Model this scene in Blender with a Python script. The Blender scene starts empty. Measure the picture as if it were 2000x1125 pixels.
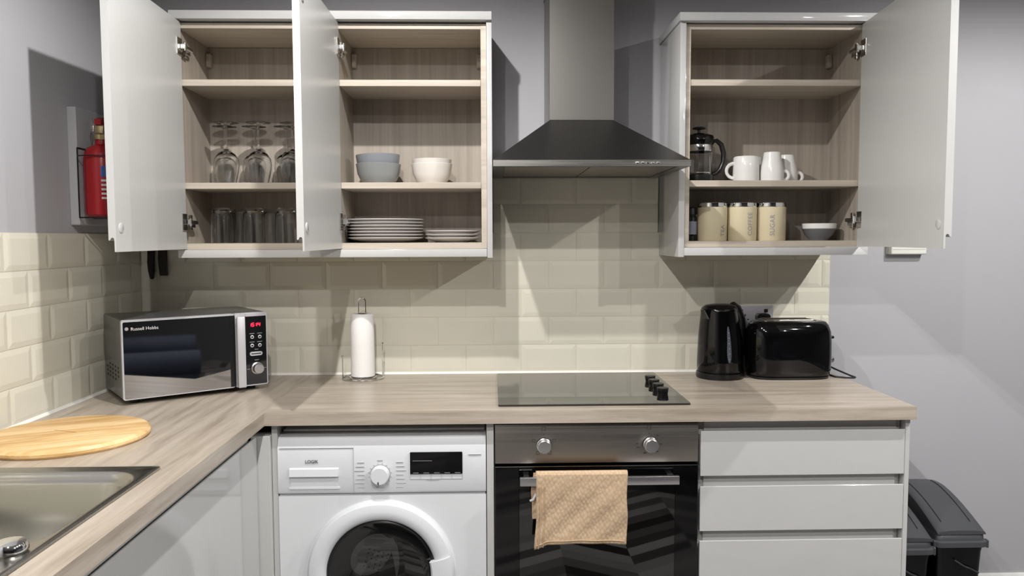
import bpy, bmesh, math, random
from mathutils import Vector, Matrix
random.seed(7)
R = math.radians
sc = bpy.context.scene
COL = sc.collection

# ---------------------------------------------------------------- camera
cam_d = bpy.data.cameras.new('camera')
cam = bpy.data.objects.new('camera', cam_d); COL.objects.link(cam)
cam_d.sensor_fit = 'HORIZONTAL'; cam_d.sensor_width = 36.0
cam_d.lens = 1506.9839 / 2000 * 36.0
cam_d.clip_start = 0.05
rx = Vector((0.9996447, -0.0264248, -0.0034926)); up = Vector((0.0052056, 0.0650394, 0.9978691)); fw = Vector((0.0261413, 0.9975328, -0.0651538))
cam.matrix_world = Matrix(((rx.x, up.x, -fw.x, -0.0045), (rx.y, up.y, -fw.y, -2.8041), (rx.z, up.z, -fw.z, 1.4025), (0, 0, 0, 1)))
sc.camera = cam

# ---------------------------------------------------------------- world, exposure, lights
w = bpy.data.worlds.new('world'); sc.world = w; w.use_nodes = True
w.node_tree.nodes['Background'].inputs[0].default_value = (0.8, 0.85, 1.0, 1)
w.node_tree.nodes['Background'].inputs[1].default_value = 0.015
sc.view_settings.view_transform = 'Standard'; sc.view_settings.look = 'None'
sc.view_settings.gamma = 1.0; sc.view_settings.use_curve_mapping = False
sc.view_settings.exposure = 1.64
ZC = 2.5                                     # ceiling height
LIGHTS = [(-0.29, -1.20, 23), (-0.29, -2.10, 19), (-0.29, -3.05, 16),
          (1.95, -1.20, 27), (1.95, -2.10, 23), (1.95, -3.05, 20)]
for lx, ly, pw in LIGHTS:
    ld = bpy.data.lights.new('downlight_lamp', 'SPOT'); ld.energy = pw; ld.color = (1.0, 0.98, 0.96)
    ld.spot_size = R(168); ld.spot_blend = 0.42; ld.shadow_soft_size = 0.014
    lo = bpy.data.objects.new('downlight_lamp', ld); COL.objects.link(lo); lo.location = (lx, ly, ZC - 0.012)

# ---------------------------------------------------------------- materials
def newmat(name):
    m = bpy.data.materials.new(name); m.use_nodes = True
    return m, m.node_tree, m.node_tree.nodes['Principled BSDF']
def setp(b, **k):
    for a, v in k.items():
        b.inputs[a.replace('_', ' ')].default_value = v
def pm(name, col, rough=0.5, metal=0.0, noise=0.0, nscale=30, bump=0.0, bscale=200, **kw):
    m, t, b = newmat(name)
    b.inputs['Base Color'].default_value = (*col, 1); b.inputs['Roughness'].default_value = rough; b.inputs['Metallic'].default_value = metal
    setp(b, **kw)
    tc = t.nodes.new('ShaderNodeTexCoord')
    n = t.nodes.new('ShaderNodeTexNoise'); n.inputs['Scale'].default_value = nscale; n.inputs['Detail'].default_value = 4
    t.links.new(tc.outputs['Object'], n.inputs['Vector'])
    mx = t.nodes.new('ShaderNodeMix'); mx.data_type = 'RGBA'
    amt = noise if noise else 0.02
    mx.inputs['A'].default_value = (*[c * (1 - amt) for c in col], 1); mx.inputs['B'].default_value = (*[min(1, c * (1 + amt)) for c in col], 1)
    t.links.new(n.outputs['Fac'], mx.inputs['Factor']); t.links.new(mx.outputs['Result'], b.inputs['Base Color'])
    if bump:
        n2 = t.nodes.new('ShaderNodeTexNoise'); n2.inputs['Scale'].default_value = bscale
        t.links.new(tc.outputs['Object'], n2.inputs['Vector'])
        bp = t.nodes.new('ShaderNodeBump'); bp.inputs['Strength'].default_value = bump; bp.inputs['Distance'].default_value = 0.002
        t.links.new(n2.outputs['Fac'], bp.inputs['Height']); t.links.new(bp.outputs['Normal'], b.inputs['Normal'])
    return m
def grain(name, c_dark, c_mid, c_light, axis, rough=0.42, s_along=1.4, s_across=26, contrast=1.0):
    m, t, b = newmat(name)
    tc = t.nodes.new('ShaderNodeTexCoord'); mp = t.nodes.new('ShaderNodeMapping')
    sc3 = [s_across] * 3; sc3['xyz'.index(axis)] = s_along
    mp.inputs['Scale'].default_value = sc3
    t.links.new(tc.outputs['Object'], mp.inputs['Vector'])
    n = t.nodes.new('ShaderNodeTexNoise'); n.inputs['Scale'].default_value = 1.0; n.inputs['Detail'].default_value = 7; n.inputs['Roughness'].default_value = 0.62; n.inputs['Distortion'].default_value = 0.35
    t.links.new(mp.outputs['Vector'], n.inputs['Vector'])
    cr = t.nodes.new('ShaderNodeValToRGB'); e = cr.color_ramp.elements
    e[0].position = 0.5 - 0.2 / contrast; e[0].color = (*c_dark, 1); e[1].position = 0.5 + 0.2 / contrast; e[1].color = (*c_light, 1)
    k = e.new(0.5); k.color = (*c_mid, 1)
    t.links.new(n.outputs['Fac'], cr.inputs['Fac'])
    mp2 = t.nodes.new('ShaderNodeMapping'); s2 = [s_across * 9] * 3; s2['xyz'.index(axis)] = s_along * 6; mp2.inputs['Scale'].default_value = s2
    t.links.new(tc.outputs['Object'], mp2.inputs['Vector'])
    n2 = t.nodes.new('ShaderNodeTexNoise'); n2.inputs['Scale'].default_value = 1.0; n2.inputs['Detail'].default_value = 2
    t.links.new(mp2.outputs['Vector'], n2.inputs['Vector'])
    mr = t.nodes.new('ShaderNodeMapRange'); mr.inputs['To Min'].default_value = 0.86; mr.inputs['To Max'].default_value = 1.12
    t.links.new(n2.outputs['Fac'], mr.inputs['Value'])
    vm = t.nodes.new('ShaderNodeVectorMath'); vm.operation = 'SCALE'
    t.links.new(cr.outputs['Color'], vm.inputs[0]); t.links.new(mr.outputs['Result'], vm.inputs['Scale'])
    t.links.new(vm.outputs['Vector'], b.inputs['Base Color'])
    b.inputs['Roughness'].default_value = rough
    bp = t.nodes.new('ShaderNodeBump'); bp.inputs['Strength'].default_value = 0.08; bp.inputs['Distance'].default_value = 0.001
    t.links.new(n2.outputs['Fac'], bp.inputs['Height']); t.links.new(bp.outputs['Normal'], b.inputs['Normal'])
    return m
def brushed(name, col, rough, axis, amount=0.12):
    m, t, b = newmat(name)
    tc = t.nodes.new('ShaderNodeTexCoord'); mp = t.nodes.new('ShaderNodeMapping')
    s3 = [420] * 3; s3['xyz'.index(axis)] = 4; mp.inputs['Scale'].default_value = s3
    t.links.new(tc.outputs['Object'], mp.inputs['Vector'])
    n = t.nodes.new('ShaderNodeTexNoise'); n.inputs['Scale'].default_value = 1; n.inputs['Detail'].default_value = 3
    t.links.new(mp.outputs['Vector'], n.inputs['Vector'])
    mr = t.nodes.new('ShaderNodeMapRange'); mr.inputs['To Min'].default_value = rough - amount / 2; mr.inputs['To Max'].default_value = rough + amount
    t.links.new(n.outputs['Fac'], mr.inputs['Value']); t.links.new(mr.outputs['Result'], b.inputs['Roughness'])
    bp = t.nodes.new('ShaderNodeBump'); bp.inputs['Strength'].default_value = 0.03; bp.inputs['Distance'].default_value = 0.0004
    t.links.new(n.outputs['Fac'], bp.inputs['Height']); t.links.new(bp.outputs['Normal'], b.inputs['Normal'])
    b.inputs['Base Color'].default_value = (*col, 1); b.inputs['Metallic'].default_value = 1.0
    return m
def glassy(name, tint=(0.96, 0.97, 0.97), f_min=0.04, ior=1.5, rough=0.0, mul=1.0):
    m = bpy.data.materials.new(name); m.use_nodes = True; t = m.node_tree
    for n in list(t.nodes): t.nodes.remove(n)
    out = t.nodes.new('ShaderNodeOutputMaterial'); mx = t.nodes.new('ShaderNodeMixShader')
    tr = t.nodes.new('ShaderNodeBsdfTransparent'); gl = t.nodes.new('ShaderNodeBsdfGlossy'); fr = t.nodes.new('ShaderNodeLayerWeight'); fr.inputs['Blend'].default_value = 0.5
    pw = t.nodes.new('ShaderNodeMath'); pw.operation = 'POWER'; pw.inputs[1].default_value = 6.0; t.links.new(fr.outputs['Facing'], pw.inputs[0])
    tr.inputs[0].default_value = (*tint, 1); gl.inputs['Roughness'].default_value = rough
    mm = t.nodes.new('ShaderNodeMath'); mm.operation = 'MULTIPLY_ADD'; mm.inputs[1].default_value = mul; mm.inputs[2].default_value = f_min; mm.use_clamp = True
    t.links.new(pw.outputs[0], mm.inputs[0]); t.links.new(mm.outputs[0], mx.inputs[0])
    t.links.new(tr.outputs[0], mx.inputs[1]); t.links.new(gl.outputs[0], mx.inputs[2]); t.links.new(mx.outputs[0], out.inputs[0])
    return m
def emis(name, col, strength):
    m, t, b = newmat(name)
    b.inputs['Base Color'].default_value = (0.02, 0.02, 0.02, 1); b.inputs['Emission Color'].default_value = (*col, 1); b.inputs['Emission Strength'].default_value = strength
    return m

M = {}
M['wall'] = pm('wall_paint', (0.40, 0.398, 0.42), 0.62, noise=0.02, nscale=6, bump=0.08, bscale=420)
M['wall_far'] = pm('wall_paint_dimmed', (0.10, 0.10, 0.11), 0.7)  # unseen walls coloured dark to stand in for a dim far room
M['ceiling'] = pm('ceiling_paint', (0.52, 0.515, 0.50), 0.8)
M['white_paint'] = pm('white_paint', (0.74, 0.74, 0.71), 0.45)
M['tile'] = pm('cream_glaze', (0.66, 0.635, 0.54), 0.16, noise=0.04, nscale=9, bump=0.03, bscale=30)
M['grout'] = pm('grout', (0.60, 0.56, 0.45), 0.8)
M['silicone'] = pm('silicone', (0.80, 0.79, 0.74), 0.35)
M['gloss'] = pm('light_grey_gloss', (0.51, 0.51, 0.505), 0.07)
M['gloss_in'] = pm('light_grey_satin', (0.51, 0.51, 0.50), 0.30)
M['base_panel'] = pm('base_panel_grey', (0.50, 0.50, 0.485), 0.3)
WD, WM_, WL = (0.30, 0.25, 0.20), (0.395, 0.34, 0.28), (0.465, 0.41, 0.345)
M['top_x'] = grain('worktop_oak_along', WD, WM_, WL, 'x', 0.33, 2.4, 34, 1.15)
M['top_y'] = grain('worktop_oak_return', WD, WM_, WL, 'y', 0.33, 2.4, 34, 1.15)
CD, CM, CL = (0.29, 0.25, 0.205), (0.355, 0.31, 0.26), (0.415, 0.365, 0.31)
M['carcass'] = grain('carcass_oak', CD, CM, CL, 'z', 0.5, 1.3, 42, 1.0)
M['shelf'] = grain('shelf_oak', (0.39, 0.34, 0.275), (0.47, 0.415, 0.345), (0.54, 0.485, 0.405), 'x', 0.5, 1.5, 40, 1.0)
M['steel'] = brushed('brushed_steel_dim', (0.235, 0.232, 0.23), 0.30, 'x', 0.05)  # hood steel darkened to paint in the dim look of the canopy
M['steel_band'] = brushed('brushed_steel_lit', (0.50, 0.485, 0.46), 0.26, 'x')  # same steel coloured brighter, as the band catches the light
M['steel_v'] = brushed('brushed_steel_chimney', (0.30, 0.288, 0.272), 0.33, 'x', 0.05)  # same steel again, toned for the dim reflection on the chimney
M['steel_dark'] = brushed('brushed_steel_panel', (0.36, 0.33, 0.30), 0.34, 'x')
M['sink'] = pm('sink_steel', (0.38, 0.37, 0.34), 0.24, 1.0, noise=.03, nscale=4)
M['chrome'] = pm('chrome', (0.78, 0.78, 0.78), 0.08, 1.0)
M['nickel'] = pm('nickel_plate', (0.62, 0.60, 0.57), 0.22, 1.0)
M['alu'] = pm('satin_aluminium', (0.62, 0.62, 0.63), 0.32, 1.0)
M['alu_spun'] = pm('spun_aluminium', (0.74, 0.74, 0.74), 0.30, 1.0)
M['silverplastic'] = pm('silver_plastic', (0.52, 0.52, 0.54), 0.38, 0.35)
M['black_gloss'] = pm('black_gloss', (0.002, 0.002, 0.0024), 0.05, Specular_IOR_Level=0.42)
M['black'] = pm('black_plastic', (0.004, 0.004, 0.0045), 0.33)
M['black_matte'] = pm('black_rubber', (0.006, 0.006, 0.0065), 0.6)
M['dark'] = pm('dark_void', (0.006, 0.006, 0.006), 0.7)
M['hobglass'] = pm('hob_glass', (0.006, 0.006, 0.006), 0.04, Specular_IOR_Level=0.9, Coat_Weight=0.3, Coat_Roughness=0.03, Coat_IOR=1.5)
M['mirror_dark'] = pm('dark_mirror_glass', (0.36, 0.355, 0.35), 0.03, 1.0)
M['panel_glass'] = pm('dark_panel_glass', (0.05, 0.05, 0.053), 0.05, 0.85)
M['ovenglass'] = glassy('oven_glass', (0.30, 0.30, 0.30), 0.09, 1.5, 0.01)
M['wm_glass'] = glassy('washer_glass', (0.50, 0.50, 0.50), 0.08, 1.5, 0.01)
M['glass'] = pm('clear_glass', (1.0, 1.0, 1.0), 0.0, Transmission_Weight=1.0, IOR=1.45)
M['white_enamel'] = pm('white_enamel', (0.68, 0.695, 0.715), 0.25)
M['white_plastic'] = pm('white_plastic', (0.68, 0.695, 0.72), 0.3)
M['grey_line'] = pm('grey_print', (0.30, 0.30, 0.31), 0.5)
M['lightgrey_line'] = pm('light_grey_print', (0.42, 0.42, 0.44), 0.5)
M['black_print'] = pm('black_print', (0.03, 0.03, 0.03), 0.5)
M['white_print'] = pm('white_print', (0.62, 0.62, 0.62), 0.4)
M['red_led'] = emis('red_led', (1.0, 0.005, 0.03), 1.6)
M['lamp_glow'] = emis('lamp_glow', (1, .96, .90), 120)
M['drum'] = pm('drum_steel', (0.36, 0.36, 0.35), 0.3, 0.9)
M['ceramic_white'] = pm('white_ceramic', (0.78, 0.77, 0.75), 0.16)
M['ceramic_pink'] = pm('off_white_ceramic', (0.66, 0.62, 0.58), 0.22)
M['ceramic_grey'] = pm('grey_ceramic', (0.225, 0.235, 0.235), 0.25)
M['ceramic_blue'] = pm('blue_grey_ceramic', (0.22, 0.235, 0.255), 0.25)
M['ceramic_plate'] = pm('plate_ceramic', (0.62, 0.59, 0.57), 0.22)
M['ceramic_dark'] = pm('slate_ceramic', (0.13, 0.135, 0.145), 0.3)
M['cream'] = pm('cream_enamel', (0.66, 0.58, 0.40), 0.32)
M['paper'] = pm('paper_towel', (0.82, 0.81, 0.79), 0.9, bump=0.5, bscale=260)
M['board'] = grain('rubberwood', (0.52, 0.31, 0.12), (0.66, 0.43, 0.19), (0.78, 0.56, 0.30), 'x', 0.42, 3.0, 26, 1.6)
M['red'] = pm('extinguisher_red', (0.30, 0.008, 0.012), 0.25)
M['blue_label'] = pm('blue_label', (0.03, 0.08, 0.30), 0.4)
M['brass'] = pm('brass', (0.55, 0.45, 0.25), 0.3, 0.9)
M['bin_grey'] = pm('bin_lid_grey', (0.062, 0.065, 0.072), 0.42, bump=0.06, bscale=300)
M['bin_liner'] = pm('bin_liner_black', (0.003, 0.0032, 0.004), 0.24, bump=0.6, bscale=14, Specular_IOR_Level=0.35)
M['liner_glint'] = pm('liner_glint', (0.05, 0.052, 0.056), 0.2)  # paler liner colour, stands in for glints on the folds
M['thermo'] = pm('thermostat_white', (0.80, 0.80, 0.74), 0.35)
M['label'] = pm('grey_label', (0.16, 0.17, 0.21), 0.5)
M['window_strip'] = pm('water_gauge', (0.085, 0.095, 0.115), 0.25)
M['navy'] = pm('navy_velvet', (0.018, 0.024, 0.045), 0.85)
M['dark_oak'] = pm('dark_oak', (0.07, 0.045, 0.035), 0.5)

# towel
def towel_mat():
    m, t, b = newmat('tan_waffle_cotton'); b.inputs['Roughness'].default_value = 0.95
    tc = t.nodes.new('ShaderNodeTexCoord'); mp = t.nodes.new('ShaderNodeMapping'); mp.inputs['Rotation'].default_value = (0, R(38), 0); mp.inputs['Scale'].default_value = (120, 60, 75)
    t.links.new(tc.outputs['Object'], mp.inputs['Vector'])
    v = t.nodes.new('ShaderNodeTexVoronoi'); v.inputs['Scale'].default_value = 1.0; v.inputs['Randomness'].default_value = 0.55
    t.links.new(mp.outputs['Vector'], v.inputs['Vector'])
    cr = t.nodes.new('ShaderNodeValToRGB'); cr.color_ramp.elements[0].position = 0.1; cr.color_ramp.elements[0].color = (0.58, 0.43, 0.29, 1)
    cr.color_ramp.elements[1].position = 0.8; cr.color_ramp.elements[1].color = (0.47, 0.335, 0.215, 1)
    t.links.new(v.outputs['Distance'], cr.inputs['Fac']); t.links.new(cr.outputs['Color'], b.inputs['Base Color'])
    bp = t.nodes.new('ShaderNodeBump'); bp.inputs['Strength'].default_value = 0.45; bp.inputs['Distance'].default_value = 0.004; bp.invert = True
    t.links.new(v.outputs['Distance'], bp.inputs['Height']); t.links.new(bp.outputs['Normal'], b.inputs['Normal'])
    return m
M['towel'] = towel_mat()
M['towel_hem'] = pm('tan_hem', (0.50, 0.36, 0.225), 0.95, bump=0.3, bscale=500)

# chevron floor
def chevron():
    m, t, b = newmat('chevron_planks'); N = t.nodes; L = t.links
    tc = N.new('ShaderNodeTexCoord'); sx = N.new('ShaderNodeSeparateXYZ'); L.new(tc.outputs['Object'], sx.inputs[0])
    def mth(op, a, bb=None):
        n = N.new('ShaderNodeMath'); n.operation = op
        for i, v in enumerate((a, bb)):
            if v is None: continue
            if isinstance(v, (int, float)): n.inputs[i].default_value = v
            else: L.new(v, n.inputs[i])
        return n.outputs[0]
    W, H = 0.30, 0.085
    pp = mth('PINGPONG', sx.outputs['X'], W)
    vv = mth('DIVIDE', mth('ADD', sx.outputs['Y'], mth('MULTIPLY', pp, 0.6)), H)
    row = mth('FLOOR', vv); col = mth('FLOOR', mth('DIVIDE', sx.outputs['X'], W))
    cx = N.new('ShaderNodeCombineXYZ'); L.new(row, cx.inputs[0]); L.new(col, cx.inputs[1])
    wn = N.new('ShaderNodeTexWhiteNoise'); L.new(cx.outputs[0], wn.inputs['Vector'])
    cr = N.new('ShaderNodeValToRGB'); cr.color_ramp.elements[0].color = (0.03, 0.026, 0.024, 1); cr.color_ramp.elements[1].color = (0.46, 0.445, 0.43, 1)
    L.new(wn.outputs['Value'], cr.inputs['Fac']); L.new(cr.outputs['Color'], b.inputs['Base Color'])
    b.inputs['Roughness'].default_value = 0.35
    return m
M['floor'] = chevron()

# ---------------------------------------------------------------- mesh helpers
def nb(): return bmesh.new()
def box(bm, x0, x1, y0, y1, z0, z1, bev=0.0, seg=2):
    mt = Matrix.Translation(((x0 + x1) / 2, (y0 + y1) / 2, (z0 + z1) / 2)) @ Matrix.Diagonal((abs(x1 - x0), abs(y1 - y0), abs(z1 - z0), 1))
    r = bmesh.ops.create_cube(bm, size=1.0, matrix=mt)
    if bev > 0:
        es = list({e for v in r['verts'] for e in v.link_edges})
        bmesh.ops.bevel(bm, geom=es, offset=bev, segments=seg, affect='EDGES', profile=0.5)
    return bm
def lathe(bm, prof, cx=0, cy=0, cz=0, seg=40, axis='z', cap0=True, cap1=True, a0=0.0, a1=None):
    rings = []; full = a1 is None; A1 = 2 * math.pi if full else a1; n = seg if full else seg + 1
    for r, h in prof:
        ring = []
        for i in range(n):
            a = a0 + (A1 - a0) * i / seg if not full else 2 * math.pi * i / seg
            c, s = math.cos(a) * r, math.sin(a) * r
            p = {'z': (cx + c, cy + s, cz + h), 'y': (cx + c, cy + h, cz + s), 'x': (cx + h, cy + c, cz + s)}[axis]
            ring.append(bm.verts.new(p))
        rings.append(ring)
    for a, b in zip(rings, rings[1:]):
        for i in range(n if full else n - 1):
            j = (i + 1) % n
            try: bm.faces.new((a[i], a[j], b[j], b[i]))
            except ValueError: pass
    if full:
        if cap0 and prof[0][0] > 1e-6: bm.faces.new(list(reversed(rings[0])))
        if cap1 and prof[-1][0] > 1e-6: bm.faces.new(rings[-1])
    elif len(prof) > 2:
        bm.faces.new([r_[0] for r_ in rings][::-1]); bm.faces.new([r_[-1] for r_ in rings])
    return bm
def tube(bm, pts, r, seg=8, closed=False, flat=1.0):
    pts = [Vector(p) for p in pts]; n = len(pts); rings = []
    prev = None
    for i, p in enumerate(pts):
        a = pts[(i - 1) % n] if (closed or i > 0) else p; c = pts[(i + 1) % n] if (closed or i < n - 1) else p
        d = (c - a).normalized()
        if prev is None: u = d.orthogonal().normalized()
        else:
            u = prev - d * prev.dot(d); u = u.normalized() if u.length > 1e-6 else d.orthogonal().normalized()
        prev = u; v = d.cross(u)
        rr = r[i] if isinstance(r, (list, tuple)) else r
        rings.append([bm.verts.new(p + u * math.cos(2 * math.pi * k / seg) * rr + v * math.sin(2 * math.pi * k / seg) * rr * flat) for k in range(seg)])
    m = n if closed else n - 1
    for i in range(m):
        a, b = rings[i], rings[(i + 1) % n]
        for k in range(seg):
            bm.faces.new((a[k], a[(k + 1) % seg], b[(k + 1) % seg], b[k]))
    if not closed:
        bm.faces.new(list(reversed(rings[0]))); bm.faces.new(rings[-1])
    return bm
def prism(bm, poly, axis, a, b):
    def P(u, v, h): return {'x': (h, u, v), 'y': (u, h, v), 'z': (u, v, h)}[axis]
    A = [bm.verts.new(P(u, v, a)) for u, v in poly]; B = [bm.verts.new(P(u, v, b)) for u, v in poly]
    bm.faces.new(A[::-1]); bm.faces.new(B)
    for i in range(len(poly)):
        j = (i + 1) % len(poly); bm.faces.new((A[i], A[j], B[j], B[i]))
    return bm
def rrect(x0, x1, y0, y1, r, seg=6):
    out = []
    for cx, cy, a in ((x1 - r, y1 - r, 0), (x0 + r, y1 - r, 90), (x0 + r, y0 + r, 180), (x1 - r, y0 + r, 270)):
        for i in range(seg + 1):
            t = R(a + 90 * i / seg); out.append((cx + r * math.cos(t), cy + r * math.sin(t)))
    return out
def loft(bm, loops, cap0=True, cap1=True):
    vs = [[bm.verts.new(p) for p in lp] for lp in loops]
    n = len(vs[0])
    for a, b in zip(vs, vs[1:]):
        for i in range(n):
            j = (i + 1) % n; bm.faces.new((a[i], a[j], b[j], b[i]))
    if cap0: bm.faces.new(vs[0][::-1])
    if cap1: bm.faces.new(vs[-1])
    return bm
def obj(name, bm, mat, parent=None, loc=None, rot=None, smooth=True, ang=35, label=None):
    bmesh.ops.recalc_face_normals(bm, faces=bm.faces[:])
    me = bpy.data.meshes.new(name); bm.to_mesh(me); bm.free()
    for m in (mat if isinstance(mat, (list, tuple)) else [mat]): me.materials.append(M[m] if isinstance(m, str) else m)
    if smooth:
        for p in me.polygons: p.use_smooth = True
        me.set_sharp_from_angle(angle=R(ang))
    o = bpy.data.objects.new(name, me); COL.objects.link(o)
    if parent: o.parent = parent
    if loc: o.location = loc
    if rot: o.rotation_euler = rot
    if label: o['label'] = label
    return o
def obj_each(name, bm, mat, parent):
    # every loose piece becomes a part of its own
    left = set(bm.verts); 
    while left:
        st = [left.pop()]; isl = set(st)
        while st:
            v = st.pop()
            for e in v.link_edges:
                o_ = e.other_vert(v)
                if o_ in left: left.discard(o_); isl.add(o_); st.append(o_)
        nbm = nb(); mp = {v: nbm.verts.new(v.co) for v in isl}
        for f in {f for v in isl for f in v.link_faces}: nbm.faces.new([mp[v] for v in f.verts])
        obj(name, nbm, mat, parent, smooth=False)
    bm.free()
def thing(name, label, cat, loc=(0, 0, 0), rz=0, group=None):
    o = bpy.data.objects.new(name, None); COL.objects.link(o); o.empty_display_size = 0.05
    o.location = loc; o.rotation_euler = (0, 0, rz); o['label'] = label; o['category'] = cat
    if group: o['group'] = group
    return o
def tag(o, label, cat, group=None):
    o['label'] = label; o['category'] = cat
    if group: o['group'] = group
    return o
def struct(name, bm, mat, **k):
    o = obj(name, bm, mat, smooth=False, **k); o['kind'] = 'structure'; return o
def dup(root, loc, label, rz=None, group=None):
    r = root.copy(); COL.objects.link(r); r.location = loc; r['label'] = label
    if rz is not None: r.rotation_euler = (0, 0, rz)
    if group: r['group'] = group
    for ch in list(root.children):
        c = ch.copy(); COL.objects.link(c); c.parent = r
        for g in list(ch.children):
            d = g.copy(); COL.objects.link(d); d.parent = c
    return r
def text_bm(s, size, extr=0.0003, spacing=1.0):
    cu = bpy.data.curves.new('txt', 'FONT'); cu.body = s; cu.size = size; cu.extrude = extr; cu.align_x = 'CENTER'; cu.align_y = 'CENTER'; cu.space_character = spacing; cu.resolution_u = 3
    to = bpy.data.objects.new('txt', cu); COL.objects.link(to)
    dg = bpy.context.evaluated_depsgraph_get()
    me = bpy.data.meshes.new_from_object(to.evaluated_get(dg))
    b = nb(); b.from_mesh(me)
    bpy.data.objects.remove(to); bpy.data.curves.remove(cu); bpy.data.meshes.remove(me)
    return b                                  # lies in xy plane, facing +z
def place(bm, origin, xdir, ydir):
    x = Vector(xdir).normalized(); y = Vector(ydir).normalized(); z = x.cross(y)
    mt = Matrix(((x.x, y.x, z.x, origin[0]), (x.y, y.y, z.y, origin[1]), (x.z, y.z, z.z, origin[2]), (0, 0, 0, 1)))
    bmesh.ops.transform(bm, matrix=mt, verts=bm.verts[:]); return bm
def merge(dst, src):
    me = bpy.data.meshes.new('tmp'); src.to_mesh(me); src.free(); dst.from_mesh(me); bpy.data.meshes.remove(me); return dst
def stroke(bm, pts, wd, y0, y1):
    # thin printed line in the xz plane between y0 and y1
    for (xa, za), (xb, zb) in zip(pts, pts[1:]):
        d = Vector((xb - xa, zb - za)); l = d.length
        if l < 1e-6: continue
        n = Vector((-d.y, d.x)) / l * wd / 2
        prism(bm, [(xa + n.x, za + n.y), (xb + n.x, zb + n.y), (xb - n.x, zb - n.y), (xa - n.x, za - n.y)], 'y', y0, y1)

# ---------------------------------------------------------------- room shell
XL, XR, YF = -1.2687, 4.6, -7.5
struct('floor', box(nb(), XL - .1, XR + .1, YF - .1, .1, -.1, 0), 'floor')
struct('ceiling', box(nb(), XL - .1, XR + .1, YF - .1, .1, ZC, ZC + .1), 'ceiling')
struct('wall_back', box(nb(), XL - .1, XR + .1, 0, .1, 0, ZC), 'wall')
struct('wall_left', box(nb(), XL - .1, XL, YF, 0, 0, ZC), 'wall')
struct('wall_right', box(nb(), XR, XR + .1, YF, 0, 0, ZC), 'wall_far')
struct('wall_front', box(nb(), XL, XR, YF - .1, YF, 0, ZC), 'wall_far')
bb = nb(); prism(bb, [(0, 0), (-.016, 0), (-.016, .112), (-.010, .124), (0, .126)], 'x', 1.226, XR); struct('baseboard_back', bb, 'white_paint')
for i, (lx, ly, pw) in enumerate(LIGHTS):
    t = thing('ceiling_downlight', ['white ring downlight in the ceiling, nearest the back wall on the sink side', 'white ring downlight in the ceiling, middle of the sink side row', 'white ring downlight in the ceiling, farthest from the units on the sink side',
              'white ring downlight in the ceiling, nearest the back wall above the bins', 'white ring downlight in the ceiling, middle of the bin side row', 'white ring downlight in the ceiling, farthest from the units on the bin side'][i], 'ceiling light', (lx, ly, ZC), 0, 'recessed ceiling downlights')
    obj('trim_ring', lathe(nb(), [(.028, 0), (.030, -.006), (.043, -.005), (.045, 0)], seg=32, cap0=False, cap1=False), 'white_paint', t)
    obj('lens', lathe(nb(), [(.027, -.001), (.0, -.001)], seg=24, cap0=False, cap1=False), M['lamp_glow'], t)

# ---------------------------------------------------------------- tiles
TS, TH, ZT = .2012, .102, .910
def tiles(bm, u0, u1, row0, row1, seam, P, ztop=None):
    """bevelled metro tiles; P(u, depth, z) maps to a point"""
    g = .0009
    for r_ in range(row0, row1):
        z0 = ZT + r_ * TH + g; z1 = ZT + (r_ + 1) * TH - g
        if ztop: z1 = min(z1, ztop)
        off = seam + (TS / 2 if r_ % 2 else 0)
        k = math.floor((u0 - off) / TS)
        while off + k * TS < u1 - 1e-4:
            a = max(off + k * TS + g, u0); b = min(off + (k + 1) * TS - g, u1); k += 1
            if b - a < .004: continue
            bv = min(.015, (b - a) / 2.5, (z1 - z0) / 2.5)
            cutL = a <= u0 + 1e-6; cutR = b >= u1 - 1e-6
            il = a if cutL else a + bv; ir = b if cutR else b - bv
            o_ = [P(a, .0035, z0), P(b, .0035, z0), P(b, .0035, z1), P(a, .0035, z1)]
            i_ = [P(il, .0056, z0 + bv), P(ir, .0056, z0 + bv), P(ir, .0056, z1 - bv), P(il, .0056, z1 - bv)]
            w_ = [P(a, .001, z0), P(b, .001, z0), P(b, .001, z1), P(a, .001, z1)]
            V = [[bm.verts.new(p) for p in q] for q in (w_, o_, i_)]
            for A, B in ((V[0], V[1]), (V[1], V[2])):
                for j in range(4):
                    bm.faces.new((A[j], A[(j + 1) % 4], B[(j + 1) % 4], B[j]))
            bm.faces.new(V[2])
XT = 1.2346
t = thing('tiled_splashback', 'cream metro tile splashback behind the hob and kettle on the far wall', 'splashback', (0, -.0006, ZT))
b = nb(); P = lambda u, d, z: (u, -d, z - ZT); tiles(b, XL + .009, XT, 0, 5, .3027, P); tiles(b, .0025, .6, 5, 7, .3027, P)
obj('tile_field', b, 'tile', t, smooth=False)
obj('grout', box(box(nb(), XL, XT + .001, -.0025, 0, -.002, 5 * TH), 0.0025, .6, -.0025, 0, 5 * TH, 7 * TH), 'grout', t, smooth=False)
obj('sealant_bead', prism(nb(), [(0, -.003), (-.012, -.003), (-.0105, .001), (-.006, .0045), (0, .006)], 'x', XL, 1.2282), 'silicone', t)
obj('edge_trim', box(nb(), XT, XT + .002, -.0045, 0, 0, 5 * TH), 'grout', t)
t = thing('tiled_splashback', 'cream metro tile splashback on the side wall above the sink worktop', 'splashback', (XL + .0006, 0, ZT))
b = nb(); P = lambda u, d, z: (d, u, z - ZT); tiles(b, -2.6, -.009, 0, 5, -.3743, P)
obj('tile_field', b, 'tile', t, smooth=False)
obj('grout', box(nb(), 0, .0025, -2.6, 0, -.002, 5 * TH), 'grout', t, smooth=False)
obj('sealant_bead', prism(nb(), [(0, -.003), (.012, -.003), (.0105, .001), (.006, .0045), (0, .006)], 'y', -2.6, -.003), 'silicone', t)

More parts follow.
